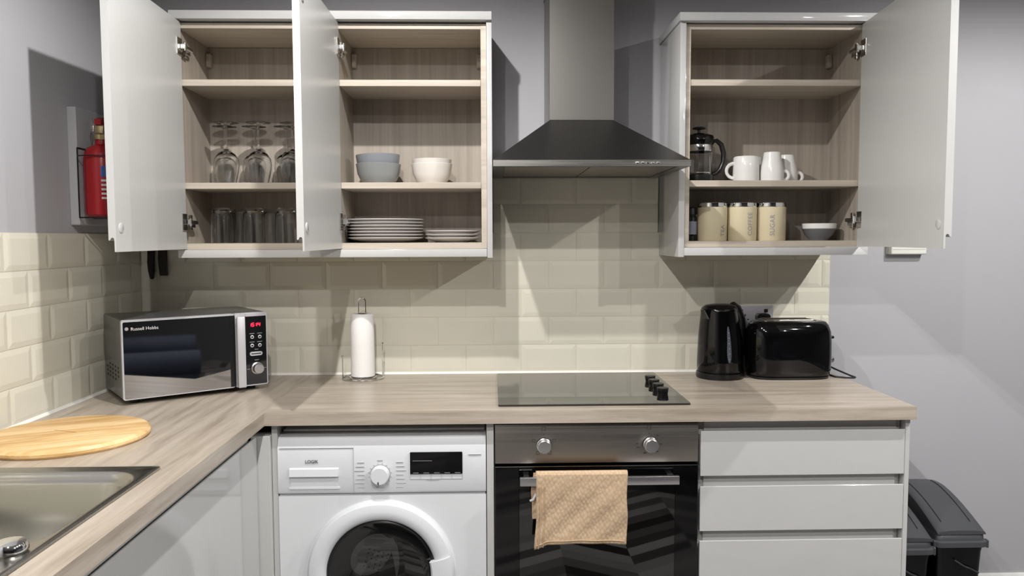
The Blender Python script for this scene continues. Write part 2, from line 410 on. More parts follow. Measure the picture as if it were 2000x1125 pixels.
# ---------------------------------------------------------------- worktop
ZW, TW = .908, .0375
t = thing('worktop', 'L shaped light oak effect laminate worktop running under the microwave, hob and toaster', 'worktop', (0, 0, ZW - TW))
def wsec(poly, name, mat):
    b = nb(); prism(b, poly, 'z', 0, TW)
    es = [e for e in b.edges if abs(e.verts[0].co.z - e.verts[1].co.z) < 1e-6 and e.verts[0].co.z > TW - 1e-4 and ((abs(e.verts[0].co.y + .6236) < 1e-3 and abs(e.verts[1].co.y + .6236) < 1e-3) or (abs(e.verts[0].co.x + .6528) < 1e-3 and abs(e.verts[1].co.x + .6528) < 1e-3 and e.verts[0].co.y < -.62 and e.verts[1].co.y < -.62))]
    bmesh.ops.bevel(b, geom=es, offset=.0025, segments=2, affect='EDGES')
    return obj(name, b, mat, t, smooth=False)
wsec([(-.6528, -.001), (-.6528, -.6236), (1.2282, -.6236), (1.2282, -.001)], 'worktop_section', 'top_x')
# return leg with a cut out for the sink bowl
b = nb()
for x0, x1, y0, y1 in ((XL + .001, -.6528, -1.175, -.001), (XL + .001, -1.16, -1.62, -1.175), (-.728, -.6528, -1.62, -1.175), (XL + .001, -.6528, -2.6, -1.62)):
    prism(b, [(x0, y0), (x1, y0), (x1, y1), (x0, y1)], 'z', 0, TW)
bmesh.ops.remove_doubles(b, verts=b.verts[:], dist=1e-5)
obj('worktop_section', b, 'top_y', t, smooth=False)

# ---------------------------------------------------------------- base units
YD = -.60
def panel(name, label, x0, x1, y0, y1, z0, z1, mat='base_panel', cat='panel', bev=.001):
    o = obj(name, box(nb(), -(x1 - x0) / 2, (x1 - x0) / 2, -(y1 - y0) / 2, (y1 - y0) / 2, 0, z1 - z0, bev, 1), mat, loc=((x0 + x1) / 2, (y0 + y1) / 2, z0))
    return tag(o, label, cat)
panel('support_panel', 'narrow upright grey panel on the left side of the washing machine', -.6408, -.6248, -.598, -.02, .0, .8695)
panel('support_panel', 'narrow upright grey panel between the washing machine and the oven', -.0222, -.0015, YD, -.02, 0, .8695)
panel('corner_post', 'grey corner filler post where the two runs of base units meet', -.6955, -.6418, -.6145, -.56, .15, .838)

# drawers
t = thing('drawer_unit', 'light grey handleless three drawer base unit under the kettle end of the worktop', 'drawer unit', (.6, 0, 0))
for bx in ((.002, .018, -.572, -.02, .15, .8695), (.592, .6065, -.572, -.02, .15, .8695), (.018, .592, -.56, -.02, .15, .166), (.018, .592, -.03, -.02, .166, .8695)):
    obj('carcass_board', box(nb(), *bx), 'base_panel', t, smooth=False)
for z0, z1 in ((.836, .865), (.670, .704), (.506, .538)): obj('grip_rail', box(nb(), .018, .592, -.578, -.57, z0 - .012, z1 + .004), 'gloss_in', t, smooth=False)
for z0, z1 in ((.7033, .8367), (.5379, .6719), (.20, .5085)):
    b = nb(); prism(b, [(-.6, z0 + .001), (-.599, z0), (-.582, z0), (-.582, z1 - .014), (-.589, z1 - .010), (-.5955, z1), (-.599, z1), (-.6, z1 - .001)], 'x', .0035, .6075)
    obj('drawer', b, 'gloss', t, smooth=False)
obj('end_panel', box(nb(), .609, .6225, -.60, -.018, 0, .8695, .0008, 1), 'gloss', t, smooth=False)
obj('plinth', box(nb(), .002, .608, -.55, -.534, 0, .148), 'base_panel', t, smooth=False)

# sink base run (left return)
for (y0, y1, lab) in ((-1.86, -.618, 'light grey gloss base cupboard under the sink worktop, facing the washing machine'),):
    t = thing('base_cupboard', lab, 'cupboard', (-.678, (y0 + y1) / 2, 0)); h = (y1 - y0) / 2
    b = nb(); box(b, -.56, -.035, -h, -h + .016, .15, .868); box(b, -.56, -.035, h - .016, h, .15, .868); box(b, -.56, -.035, -h, h, .15, .166)
    obj('carcass', b, 'base_panel', t, smooth=False)
    b = nb(); box(b, -.030, -.024, -h, h, .80, .868); obj('grip_rail', b, 'base_panel', t, smooth=False)
    b = nb(); prism(b, [(0, .16), (0, .837), (-.0015, .838), (-.0045, .838), (-.011, .828), (-.018, .824), (-.018, .16)], 'y', -h + .0015, h - .0015)
    obj('door', b, 'gloss', t, smooth=False)
    obj('plinth', box(nb(), -.07, -.054, -h, h, 0, .148), 'base_panel', t, smooth=False)

# ---------------------------------------------------------------- washing machine
WX0, WX1 = -.6238, -.0245; WC = -.3295
t = thing('washing_machine', 'white front loading washing machine with round porthole door under the worktop', 'washing machine', (0, 0, 0))
b = nb(); box(b, WX0, WX1, -.575, -.06, .02, .822, .004)
prism(b, [(-.575, .02), (-.600, .03), (-.600, .6575), (-.575, .6575)], 'x', WX0, WX1)
# recess behind the porthole
obj('body', b, 'white_enamel', t)
b = nb(); prism(b, [(-.575, .6665), (-.601, .6665), (-.6035, .672), (-.602, .80), (-.592, .826), (-.575, .832), (-.30, .8345), (-.30, .822), (-.575, .822)], 'x', WX0, WX1)
obj('control_fascia', b, 'white_plastic', t)
obj('seam_strip', box(nb(), WX0 + .002, WX1 - .002, -.5965, -.575, .6575, .6665), 'lightgrey_line', t)
obj('lid', box(nb(), WX0 + .004, WX1 - .004, -.55, -.06, .8345, .842, .002), 'white_plastic', t)
dw = nb(); stroke(dw, [(-.406, .668), (-.406, .800)], .0012, -.6045, -.6015); stroke(dw, [(-.618, .7995), (-.406, .7995)], .0008, -.6042, -.6015)
obj('detergent_drawer_outline', dw, 'lightgrey_line', t)
b = nb()
prism(b, [(-.6015, .7425), (-.6075, .7385), (-.6105, .7175), (-.6015, .7190)], 'x', -.590, -.449)
obj('detergent_drawer_grip', b, 'white_plastic', t)
b = nb(); prism(b, rrect(-.588, -.451, .684, .7195, .006), 'y', -.6046, -.6015); obj('detergent_drawer_scoop', b, pm('scoop_white', (.60, .61, .63), .35), t)
b = nb(); prism(b, rrect(-.592, -.446, .680, .686, .0029), 'y', -.606, -.6015); obj('detergent_drawer_lip', b, 'white_plastic', t)
o = place(text_bm('LOGIK', .0135, .0003, 0.92), (-.526, -.6048, .7600), (1, 0, 0), (0, 0, 1)); obj('brand_lettering', o, 'black_print', t, smooth=False)
k = obj('programme_dial', lathe(nb(), [(.0275, .0), (.0275, -.005), (.026, -.006), (.026, -.020), (.0235, -.0225), (0, -.0225)], -.3295, -.603, .7205, 48, 'y', True, False), 'white_plastic', t)
b = nb(); lathe(b, [(.0277, -.0002), (.029, -.0002), (.029, -.0014), (.0277, -.0014)], -.3295, -.603, .7205, 48, 'y', False, False)
obj('dial_ring', b, 'grey_line', k)
b = nb(); stroke(b, [(-.333, .7045), (-.333, .6965)], .0035, -.6266, -.6252); obj('dial_pointer', b, 'black_print', k)
b = nb()
for i in range(16):
    a = R(i * 22.5 + 11); stroke(b, [(-.3295 + .031 * math.cos(a), .7205 + .031 * math.sin(a)), (-.3295 + .034 * math.cos(a), .7205 + .034 * math.sin(a))], .0012, -.6046, -.602)
for s_ in (-1, 1):
    for i in range(7):
        z = .756 - i * .0122; x = -.3295 + s_ * .046; l = .020 + .004 * ((i * 7 + (s_ > 0) * 3) % 3)
        stroke(b, [(x, z), (x + s_ * l, z)], .0011, -.6046, -.602)
stroke(b, [(-.338, .762), (-.322, .762)], .0018, -.6046, -.602); stroke(b, [(-.341, .6815), (-.319, .6815)], .0018, -.6046, -.602)
obj('programme_print', b, 'lightgrey_line', t)
b = nb(); prism(b, rrect(-.2433, -.0924, .7215, .785, .002), 'y', -.6065, -.6015); d = obj('display', b, 'black_gloss', t)
b = nb(); stroke(b, [(-.236, .760), (-.180, .760)], .0010, -.6072, -.606)
for i in range(5): stroke(b, [(-.235 + i * .0302, .7245), (-.219 + i * .0302, .7245)], .0012, -.6072, -.606)
obj_each('display_mark', b, 'grey_line', d)
b = nb(); stroke(b, [(-.2433, .7215), (-.2433, .706), (-.0924, .706), (-.0924, .7215)], .0008, -.6048, -.6015)
for i in range(1, 5): stroke(b, [(-.2433 + i * .0302, .7205), (-.2433 + i * .0302, .706 if i != 2 else .700)], .0008, -.6048, -.6015)
stroke(b, [(-.196, .703), (-.16, .703)], .0008, -.6048, -.6015); stroke(b, [(-.075, .7765), (-.038, .7765)], .0013, -.6048, -.602)
obj('button_print', b, 'lightgrey_line', t)
# body lower relief wedges
b = nb()
PZ = .4295
ring = [(.2125, .0), (.2135, -.010), (.207, -.022), (.190, -.028), (.172, -.027), (.163, -.021), (.158, -.010), (.156, .0)]
dr = obj('porthole_door', lathe(b, ring, WC, -.600, PZ, 96, 'y', False, False), 'white_plastic', t)
obj('door_rim', lathe(nb(), [(.2165, .0), (.2165, -.004), (.2125, -.006), (.2125, 0)], WC, -.600, PZ, 96, 'y', False, False), 'white_enamel', dr)
obj('door_glass', lathe(nb(), [(.1585, -.006), (.150, -.013), (.12, -.018), (.06, -.0205), (0, -.021)], WC, -.600, PZ, 72, 'y', False, False), 'wm_glass', dr)
obj('glass_gasket', lathe(nb(), [(.1580, -.012), (.1535, -.0145), (.149, -.0125), (.149, -.004), (.158, -.004)], WC, -.600, PZ, 72, 'y', False, False), 'black', dr)
obj('door_grip', lathe(nb(), [(.212, -.010), (.206, -.0275), (.190, -.0345), (.150, -.0335), (.145, -.026), (.150, -.012)], WC, -.600, PZ, 20, 'y', False, False, R(-34), R(15)), 'white_plastic', dr, label='raised white finger grip on the right of the porthole')
# dark recess and drum seen through the glass
b = nb(); lathe(b, [(.157, -.0015), (.135, -.001)], WC, -.601, PZ, 60, 'y', False, False); lathe(b, [(.135, -.001), (0, -.0009)], WC, -.601, PZ, 60, 'y', False, False)
dm = obj('drum', b, 'dark', dr)
b = nb(); prism(b, [(WC + x - .03, PZ + z) for x, z in [(.045 * math.cos(a) * 1.25 + .02 * math.sin(a), .062 * math.sin(a) + .055) for a in [i * math.pi / 14 for i in range(28)]]], 'y', -.607, -.6028)
pd = obj('drum_paddle', b, 'drum', dr)
b = nb()
for i in range(5):
    for j in range(5):
        x = WC - .050 + i * .0135 + j * .004; z = PZ + .022 + j * .0125 - i * .004
        lathe(b, [(.0026, 0), (0, -.0004)], x, -.6071, z, 8, 'y', False, False)
obj('drum_holes', b, 'dark', dr)
b = nb(); prism(b, [(WC + .018, PZ + .100), (WC + .034, PZ + .104), (WC + .046, PZ + .080), (WC + .052, PZ + .045), (WC + .050, PZ + .01), (WC + .042, PZ - .02), (WC + .038, PZ + .02), (WC + .030, PZ + .06)], 'y', -.606, -.6028); obj('drum_streak', b, 'drum', dr)  # drum wall shown only as its bright streak, painted as a steel crescent

# ---------------------------------------------------------------- oven
t = thing('oven', 'built in single electric oven with stainless control panel and black glass door', 'oven', (0, 0, 0))
b = nb(); OX0, OX1 = .0024, .5955
obj('control_panel', box(nb(), OX0, OX1, -.602, -.575, .7476, .8625, .0015, 2), 'steel_dark', t)
b = nb(); box(b, OX0 + .002, OX1 - .002, -.574, -.566, .27, .862); obj('front_surround', b, 'dark', t, smooth=False)
# hollow cavity
b = nb()
box(b, .05, .06, -.56, -.1, .28, .70); box(b, .54, .55, -.56, -.1, .28, .70); box(b, .06, .54, -.11, -.1, .28, .70); box(b, .06, .54, -.56, -.11, .28, .29); box(b, .06, .54, -.56, -.11, .69, .70)
# door frame (opaque) and window
b2 = nb(); box(b2, OX0, .072, -.604, -.579, .27, .7395, .001, 1); box(b2, .528, OX1, -.604, -.579, .27, .7395, .001, 1); box(b2, .072, .528, -.604, -.579, .665, .7395); box(b2, .072, .528, -.604, -.579, .27, .32)
b.free()
dr = obj('oven_door', b2, 'black_gloss', t, smooth=False)
obj('door_window', box(nb(), .0722, .5278, -.6038, -.600, .3202, .6648), 'ovenglass', dr, smooth=False)
b = nb(); stroke(b, [(OX0, .7385), (OX1, .7385)], .0016, -.6052, -.603); obj('door_edge', b, 'nickel', dr)
b = nb(); box(b, .074, .526, -.590, -.582, .322, .663); obj('oven_interior', b, pm('oven_enamel', (.05, .05, .052), .4), dr, smooth=False)
b = nb()
for z in (.5745, .4655): stroke(b, [(.085, z), (.515, z)], .0022, -.5935, -.5905)
obj('shelf_rack', b, 'nickel', dr)
h = obj('handle', box(nb(), .0732, .5303, -.648, -.636, .6946, .7188, .001, 2), 'alu', dr)
for x_ in (.085, .504): obj('handle_stand', box(nb(), x_, x_ + .015, -.637, -.6035, .699, .7145), 'alu', h)
for kx, lab in ((.1444, 'oven_knob'), (.4548, 'oven_knob')):
    k = obj('knob', lathe(nb(), [(.0215, 0), (.0215, -.006), (.0195, -.008), (.0195, -.024), (.018, -.0255), (0, -.0257)], kx, -.602, .8005, 40, 'y', True, False), 'alu_spun', t)
    obj('knob_skirt', lathe(nb(), [(.0222, 0), (.0222, -.005), (.0205, -.006), (.0205, 0)], kx, -.602, .8005, 40, 'y', False, False), 'black', k)
b = nb()
def sq(cx, cz, s):
    L_ = lambda q, y: [(cx - q, y, cz - q), (cx + q, y, cz - q), (cx + q, y, cz + q), (cx - q, y, cz + q)]
    loft(b, [L_(s + .0005, -.6018), L_(s + .0005, -.6026), L_(s - .0005, -.6026), L_(s - .0005, -.6018)], False, False)
sq(.1437, .8495, .0052); sq(.1145, .8145, .0042); sq(.1745, .8145, .0042); sq(.126, .778, .0042); sq(.161, .778, .0042); sq(.4502, .8495, .0052)
for c in ((.1437, .832), (.4502, .832)): lathe(b, [(.0018, 0), (0, -.0006)], c[0], -.6022, c[1], 10, 'y', False, False)
for (x, z) in ((.4755, .8265), (.486, .801), (.474, .779), (.439, .775), (.418, .792), (.416, .803)): stroke(b, [(x - .004, z), (x + .004, z)], .003, -.6026, -.6018)
lathe(b, [(.0012, 0), (0, -.0006)], .505, -.6022, .803, 8, 'y', False, False)
bmesh.ops.remove_doubles(b, verts=b.verts[:], dist=.00002)
obj_each('dial_mark', b, 'black_print', t)

# tea towel over the handle
t = thing('hand_towel', 'tan waffle weave hand towel folded over the oven door handle', 'towel', (.247, -.642, .72))
def sheet(x0, x1, ztop, zbot, y, nx=46, nz=40, wob=.0035, lower=None, seed=0.):
    b = nb(); vs = []
    for j in range(nz + 1):
        row = []
        v = j / nz
        for i in range(nx + 1):
            u = i / nx
            zb = zbot + (lower(u) if lower else 0)
            z = ztop + (zb - ztop) * v
            x = x0 + (x1 - x0) * u + .003 * math.sin(v * 5 + seed) * (1 - u) + .0015 * math.sin(v * 9 + 2)
            yy = y - wob * (math.sin(u * 7 + v * 4 + seed) * .5 + math.sin(u * 3 - v * 6 + 1 + seed) * .5 + .5 * math.sin(u * 19 + v * 15)) * min(1, v * 2.5)
            row.append((x, yy, z))
        vs.append(row)
    return vs
def solid_sheet(vs, th):
    b = nb(); nz = len(vs); nx = len(vs[0])
    F = [[b.verts.new(p) for p in r_] for r_ in vs]; Bk = [[b.verts.new((p[0], p[1] + th, p[2])) for p in r_] for r_ in vs]
    for j in range(nz - 1):
        for i in range(nx - 1):
            b.faces.new((F[j][i], F[j][i + 1], F[j + 1][i + 1], F[j + 1][i])); b.faces.new((Bk[j][i], Bk[j + 1][i], Bk[j + 1][i + 1], Bk[j][i + 1]))
    for j in range(nz - 1):
        for i in (0, nx - 1): b.faces.new((F[j][i], F[j + 1][i], Bk[j + 1][i], Bk[j][i]))
    for i in range(nx - 1):
        for j in (0, nz - 1): b.faces.new((F[j][i], F[j][i + 1], Bk[j][i + 1], Bk[j][i]))
    return b
TX, TY, TZ = .247, -.642, .72
front = sheet(-.130 + 0.0, .131, .009, -.196, -.0155, lower=lambda u: -.010 * max(0, 1 - u * 7) + .006 * math.sin(u * 3.1) * (u > .1))
# front and top as one path : add rows bending over the bar
top = []
n0 = len(front[0])
for a in (180, 150, 120, 90, 60, 30, 0):
    ang_ = R(a); row = []
    for i in range(n0):
        x = front[0][i][0]; row.append((x, math.cos(ang_) * .0105 - .005 + .0, .009 + math.sin(ang_) * .008))
    top.append(row)
rows = [r_ for r_ in reversed(top)]
b = nb()
allrows = rows + front
th = .0035
V1 = [[b.verts.new(p) for p in r_] for r_ in allrows]
for j in range(len(allrows) - 1):
    for i in range(n0 - 1): b.faces.new((V1[j][i], V1[j][i + 1], V1[j + 1][i + 1], V1[j + 1][i]))
o = obj('towel_front', b, 'towel', t, ang=80)
md = o.modifiers.new('thick', 'SOLIDIFY'); md.thickness = .0035; md.offset = 0
bk = sheet(-.139, .125, .009, -.125, .0075, 30, 24, .002, seed=2.)
obj('towel_back', solid_sheet(bk, .003), 'towel', t, ang=80)
b = nb()
for j in range(1, len(front) - 1): 
    pass
hem = [(front[j][2][0], front[j][2][1] - .0035, front[j][2][2]) for j in range(6, len(front))]
tube(b, hem, .0018, 6); hem2 = [(front[j][4][0] + .002, front[j][4][1] - .003, front[j][4][2]) for j in range(6, len(front))]
tube(b, hem2, .0012, 6); hb = [(front[-3][i][0], front[-3][i][1] - .003, front[-3][i][2]) for i in range(1, n0 - 1)]; tube(b, hb, .0016, 6)
obj('hem', b, 'towel_hem', t)
b = nb(); prism(b, [(-.139, -.062), (-.131, -.046), (-.127, -.051), (-.134, -.066), (-.145, -.071), (-.147, -.066)], 'y', -.004, -.0025); obj('care_tag', b, 'white_plastic', t, label='small white care tag')

# ---------------------------------------------------------------- hob
t = thing('hob', 'black ceramic glass hob set into the worktop below the extractor', 'hob', (.295, -.31, ZW))
b = nb(); prism(b, rrect(-.2825, .2855, -.2615, .2645, .006), 'z', .0005, .006); obj('glass_plate', b, 'hobglass', t, smooth=False)
for i, (x, y) in enumerate(((.5316, -.222), (.5298, -.292), (.5288, -.361), (.5276, -.4325))):
    k = obj('knob', lathe(nb(), [(.0155, .006), (.0155, .008), (.0165, .012), (.0182, .023), (.0175, .0255), (.0, .026)], x - .295, y + .31, 0, 32), 'black', t)

# ---------------------------------------------------------------- extractor hood
HX0, HX1, HY = .0015, .5955, -.478
t = thing('cooker_hood', 'stainless steel pyramid chimney cooker hood between the wall cabinets', 'cooker hood', (0, 0, 1.615))
z0 = 1.6155 - 1.615; zb = .0195
b = nb()
A = [(HX0, HY), (HX1, HY), (HX1, -.001), (HX0, -.001)]
CXa, CXb, CY = .1868, .399, -.25
lo = [(x, y, z0) for x, y in A]; mid = [(x, y, zb) for x, y in A]; tp = [(CXa, CY, .1705), (CXb, CY, .1705), (CXb, -.001, .1705), (CXa, -.001, .1705)]
V = [[b.verts.new(p) for p in q] for q in (lo, mid, tp)]
for a_, b_ in ((V[0], V[1]), (V[1], V[2])):
    for j in range(4): b.faces.new((a_[j], a_[(j + 1) % 4], b_[(j + 1) % 4], b_[j]))
b.faces.new(V[2])
# underside frame
box(b, HX0 + .001, HX0 + .035, HY + .001, -.002, z0, z0 + .006); box(b, HX1 - .035, HX1 - .001, HY + .001, -.002, z0, z0 + .006); box(b, HX0 + .035, HX1 - .035, HY + .001, HY + .03, z0, z0 + .006); box(b, HX0 + .035, HX1 - .035, -.05, -.002, z0, z0 + .006)
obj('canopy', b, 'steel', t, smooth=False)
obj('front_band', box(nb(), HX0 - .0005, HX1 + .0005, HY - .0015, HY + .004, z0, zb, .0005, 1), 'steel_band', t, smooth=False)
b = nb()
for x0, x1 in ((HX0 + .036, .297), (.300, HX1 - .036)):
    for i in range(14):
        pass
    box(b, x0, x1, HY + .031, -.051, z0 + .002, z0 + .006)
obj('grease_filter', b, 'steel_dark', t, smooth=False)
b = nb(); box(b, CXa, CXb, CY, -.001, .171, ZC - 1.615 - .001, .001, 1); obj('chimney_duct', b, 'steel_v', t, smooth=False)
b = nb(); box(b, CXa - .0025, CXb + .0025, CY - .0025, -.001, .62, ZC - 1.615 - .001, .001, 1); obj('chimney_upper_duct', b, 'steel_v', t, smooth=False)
for x in (.4331, .4494, .4651, .4804, .4966):
    obj('push_button', lathe(nb(), [(.0052, 0), (.0052, -.004), (.0035, -.005), (0, -.005)], x, HY, .010, 16, 'y', True, False), 'chrome', t)

# ---------------------------------------------------------------- wall cabinets
YC, YDR = -.285, -.288
def hinge(parent, x, z, s, yo=0):
    """s=+1 hinge fixed to the left side board, -1 right"""
    b = nb()
    box(b, *sorted((x, x + s * .004)), -.010 + YC - .030, YC - .004, z - .027, z + .027, .001, 1)         # cup flange on the door
    hh = obj('hinge', b, 'nickel', parent)
    b = nb(); box(b, *sorted((x + s * .004, x + s * .022)), YC - .020, YC - .006, z - .007, z + .009, .002, 1)
    box(b, *sorted((x + s * .010, x + s * .020)), YC - .010, YC + .045, z - .006, z + .006, .0015, 1)
    lathe(b, [(.005, -.012), (.005, .012)], x + s * .018, YC - .014, z, 10, 'z')
    obj('hinge_arm', b, 'chrome', hh)
    b = nb(); box(b, *sorted((x - s * .001, x + s * .009)), YC + .012, YC + .050, z - .017, z - .003, .001, 1); box(b, *sorted((x - s * .001, x + s * .006)), YC + .018, YC + .034, z - .026, z + .024, .001, 1)
    obj('hinge_plate', b, 'nickel', hh)
def wall_cab(label, x0, x1, dz, hx, ang, side, L, shelves):
    t = thing('wall_cabinet', label, 'wall cabinet', ((x0 + x1) / 2, 0, 1.367 + dz)); cx = (x0 + x1) / 2; zo = 1.367 + dz; W = (x1 - x0) / 2; T = .018
    H = .718
    obj('side_board', box(nb(), -W + .0005, -W + T, YC, -.012, 0, H, .0004, 1), 'carcass', t, smooth=False)
    obj('side_board', box(nb(), W - T, W - .0005, YC, -.012, 0, H, .0004, 1), 'carcass', t, smooth=False)
    for s_ in (-1, 1): obj('edge_banding', box(nb(), *sorted((s_ * (W - .0005), s_ * (W - T))), YC - .0012, YC, .0005, H - .0005), 'shelf', t, smooth=False)  # real edge strip, the strong light on it put into the paler oak
    obj('back_board', box(nb(), -W + T, W - T, -.034, -.026, T, H - T), 'carcass', t, smooth=False)
    obj('base_board', box(nb(), -W + T, W - T, YC, -.034, 0, .020, .0004, 1), 'shelf', t, smooth=False)
    obj('top_board', box(nb(), -W + T, W - T, YC, -.034, H - .017, H, .0004, 1), 'shelf', t, smooth=False)
    for s0, s1 in shelves:
        obj('shelf', box(nb(), -W + T + .001, W - T - .001, YC + .003, -.036, s0 - zo, s1 - zo, .0004, 1), 'shelf', t, smooth=False)
    for s_ in (-1, 1):
        bx = s_ * (W - T - .009)
        obj('hanging_bracket', box(nb(), bx - .008, bx + .008, -.060, -.036, .63, .675, .002, 1), 'shelf', t)
    # door: local hinge edge at origin
    d = nb(); zz = .002; topz = 2.0855 - 1.367 - .002; lip = .030; s = side; e = .019
    prof = [(0, 0), (0, topz), (-e, topz), (-e, lip + .001), (-e + .0015, lip - .001), (-e + .004, lip + .001), (-.0125, lip + .006), (-.0085, lip + .007), (-.0055, lip + .005), (-.0045, lip - .002), (-.0045, 0)]
    prism(d, prof, 'x', *( (0, L) if s > 0 else (-L, 0) ))
    dob = obj('door', d, ['gloss_in'], t, loc=(hx - cx, YDR, zz), rot=(0, 0, R(-ang) if s > 0 else R(ang)), smooth=False)
    for z in (.062, .660):
        bumper = obj('door_bumper', lathe(nb(), [(.0135, 0), (.0135, .001), (.0115, .0022), (0, .0022)], s * (L - .030), 0, z, 28, 'y', True, False), 'gloss', dob)
    for z in (.088, .640): hinge(t, hx - cx, z + (0.0), s)
    return t
# hinge() works in the cabinet's local frame: shift z from door height to cabinet height happens above
c1 = wall_cab('open light grey wall cabinet holding wine glasses above tumblers', -1.010, -.508, 0, -.985, 88.4, 1, .499, ((1.889, 1.909), (1.5625, 1.582)))
c2 = wall_cab('open light grey wall cabinet holding grey bowls above white plates', -.508, -.0185, 0, -.4885, 90.5, 1, .4865, ((1.889, 1.909), (1.5625, 1.582)))
c3 = wall_cab('open light grey wall cabinet right of the hood holding mugs and canisters', .6235, 1.2225, .002, 1.1985, 84.1, -1, .595, ((1.892, 1.912), (1.567, 1.587)))
def trimbox(name, label, x0, x1, y0, y1, z0, z1, cat):
    cx = (x0 + x1) / 2
    return tag(obj(name, box(nb(), x0 - cx, x1 - cx, y0, y1, 0, z1 - z0, .0012, 2), 'gloss', loc=(cx, 0, z0)), label, cat)
trimbox('cornice', 'pale grey cornice strip along the top of the pair of wall cabinets left of the hood', -1.012, -.0010, -.315, -.013, 2.0905, 2.1165, 'cornice')
trimbox('cornice', 'pale grey cornice strip along the top of the wall cabinet right of the hood', .5985, 1.236, -.315, -.002, 2.0905, 2.1165, 'cornice')
trimbox('pelmet', 'pale grey pelmet strip under the pair of wall cabinets left of the hood', -1.010, -.0192, -.300, -.282, 1.341, 1.3665, 'pelmet')
trimbox('pelmet', 'pale grey pelmet strip under the wall cabinet right of the hood', .6232, 1.2305, -.300, -.282, 1.342, 1.3680, 'pelmet')
for x0, x1, lab in ((-.0182, -.0010, 'pale grey side panel covering the wall cabinet edge left of the hood'), (.6037, .6230, 'pale grey side panel covering the wall cabinet edge right of the hood')):
    trimbox('cabinet_end_panel', lab, x0, x1, -.301, -.0085, 1.3373, 2.0895, 'panel')

# ---------------------------------------------------------------- crockery
Z2, Z1, ZB = 1.582, 1.909, 1.387
wg = tag(obj('wine_glass', lathe(nb(), [(0, .1085), (.010, .107), (.0262, .1000), (.0368, .085), (.0396, .066), (.0372, .045), (.0298, .012), (.0274, 0), (.0285, 0), (.031, .012), (.0385, .045), (.041, .066), (.0385, .086), (.028, .103), (.012, .113), (.0042, .120), (.0034, .135), (.0034, .190), (.0045, .197), (.016, .2025), (.040, .2045), (.0408, .206), (.015, .2065), (0, .2065),
      ], seg=40, cap0=False, cap1=False), 'glass', loc=(-.890, -.175, Z2)), 'upside down wine glass, front row nearest the left cabinet door', 'wine glass', 'upside down wine glasses')
for x, y, lab in ((-.782, -.175, 'upside down wine glass, middle of the front row on the shelf'), (-.672, -.165, 'upside down wine glass partly behind the centre door edge, front row'),
                  (-.925, -.082, 'upside down wine glass in the back row by the cabinet side'), (-.825, -.080, 'upside down wine glass in the back row between the two front glasses'), (-.716, -.080, 'upside down wine glass in the back row nearest the centre door')):
    dup(wg, (x, y, Z2), lab)
tm = tag(obj('tumbler', lathe(nb(), [(0, .106), (.022, .106), (.0285, .101), (.0318, .090), (.0332, .05), (.0328, 0), (.0345, 0), (.0352, .05), (.0340, .092), (.0315, .110), (.026, .118), (0, .118)], seg=40, cap0=False, cap1=False), 'glass', loc=(-.910, -.18, ZB)), 'upturned clear tumbler, front row nearest the lower hinge', 'tumbler', 'upturned clear tumblers on the bottom of the cabinet')
for x, y, lab in ((-.803, -.18, 'upturned clear tumbler, middle of the front row'), (-.697, -.18, 'upturned clear tumbler in the front row beside the centre door edge'),
                  (-.868, -.09, 'upturned clear tumbler in the back row behind the gap left of the middle one'), (-.762, -.09, 'upturned clear tumbler in the back row behind the gap right of the middle one'), (-.930, -.085, 'upturned clear tumbler in the back row against the cabinet side')):
    dup(tm, (x, y, ZB), lab)
def bowl(name, label, x, y, z, r, h, mat, group=None, foot=.5, mat_in=None):
    t_ = .004
    prof = [(0, .003), (r * foot - .004, .003), (r * foot - .002, 0), (r * foot + .002, 0), (r * foot + .004, .004), (r * .80, h * .22), (r * .93, h * .5), (r, h - .001), (r - .0015, h), (r - t_, h - .001), (r * .93 - t_, h * .5), (r * .78 - t_, h * .24), (r * .45, .009), (0, .008)]
    return tag(obj(name, lathe(nb(), prof, seg=56, cap0=False, cap1=False), mat, loc=(x, y, z)), label, 'bowl', group)
bowl('bowl', 'grey green bowl at the bottom of the darker stack of two', -.3855, -.16, Z2, .0755, .070, 'ceramic_grey', 'stacked grey bowls', .62)
o = bowl('bowl', 'blue grey bowl nested on top of the darker stack of two', -.386, -.16, Z2 + .0303, .0742, .070, 'ceramic_blue', 'stacked grey bowls', .52); o.rotation_euler = (0, R(-1.2), 0)
bowl('bowl', 'off white bowl at the bottom of the paler stack of two', -.2055, -.16, Z2, .0690, .070, 'ceramic_pink', 'stacked off white bowls', .62)
bowl('bowl', 'off white bowl nested on top of the paler stack of two', -.2055, -.16, Z2 + .0178, .0668, .067, 'ceramic_pink', 'stacked off white bowls', .52)
def plate_mesh(r, h): return lathe(nb(), [(0, .002), (r * .52, .002), (r * .54, 0), (r * .58, 0), (r * .62, .003), (r * .88, h * .6), (r, h - .002), (r, h), (r - .004, h), (r * .86, h * .6 + .002), (r * .6, .0065), (0, .0055)], seg=64, cap0=False, cap1=False)
pl = tag(obj('dinner_plate', plate_mesh(.1285, .018), 'ceramic_plate', loc=(-.3635, -.165, ZB)), 'large off white plate at the bottom of the taller stack', 'plate', 'stacked large plates')
ords = ['second from the bottom', 'third from the bottom', 'in the middle', 'third from the top', 'second from the top', 'on the top']
for i in range(6): dup(pl, (-.3635 + random.uniform(-.0012, .0012), -.165, ZB + .0102 * (i + 1)), 'large off white plate %s of the stack of seven' % ords[i])
sp = tag(obj('side_plate', plate_mesh(.0935, .017), 'ceramic_plate', loc=(-.137, -.165, ZB)), 'small off white plate at the bottom of the short stack', 'plate', 'stacked small plates')
dup(sp, (-.1365, -.165, ZB + .0118), 'small off white plate in the middle of the short stack'); dup(sp, (-.1355, -.165, ZB + .0236), 'small off white plate on top of the short stack')

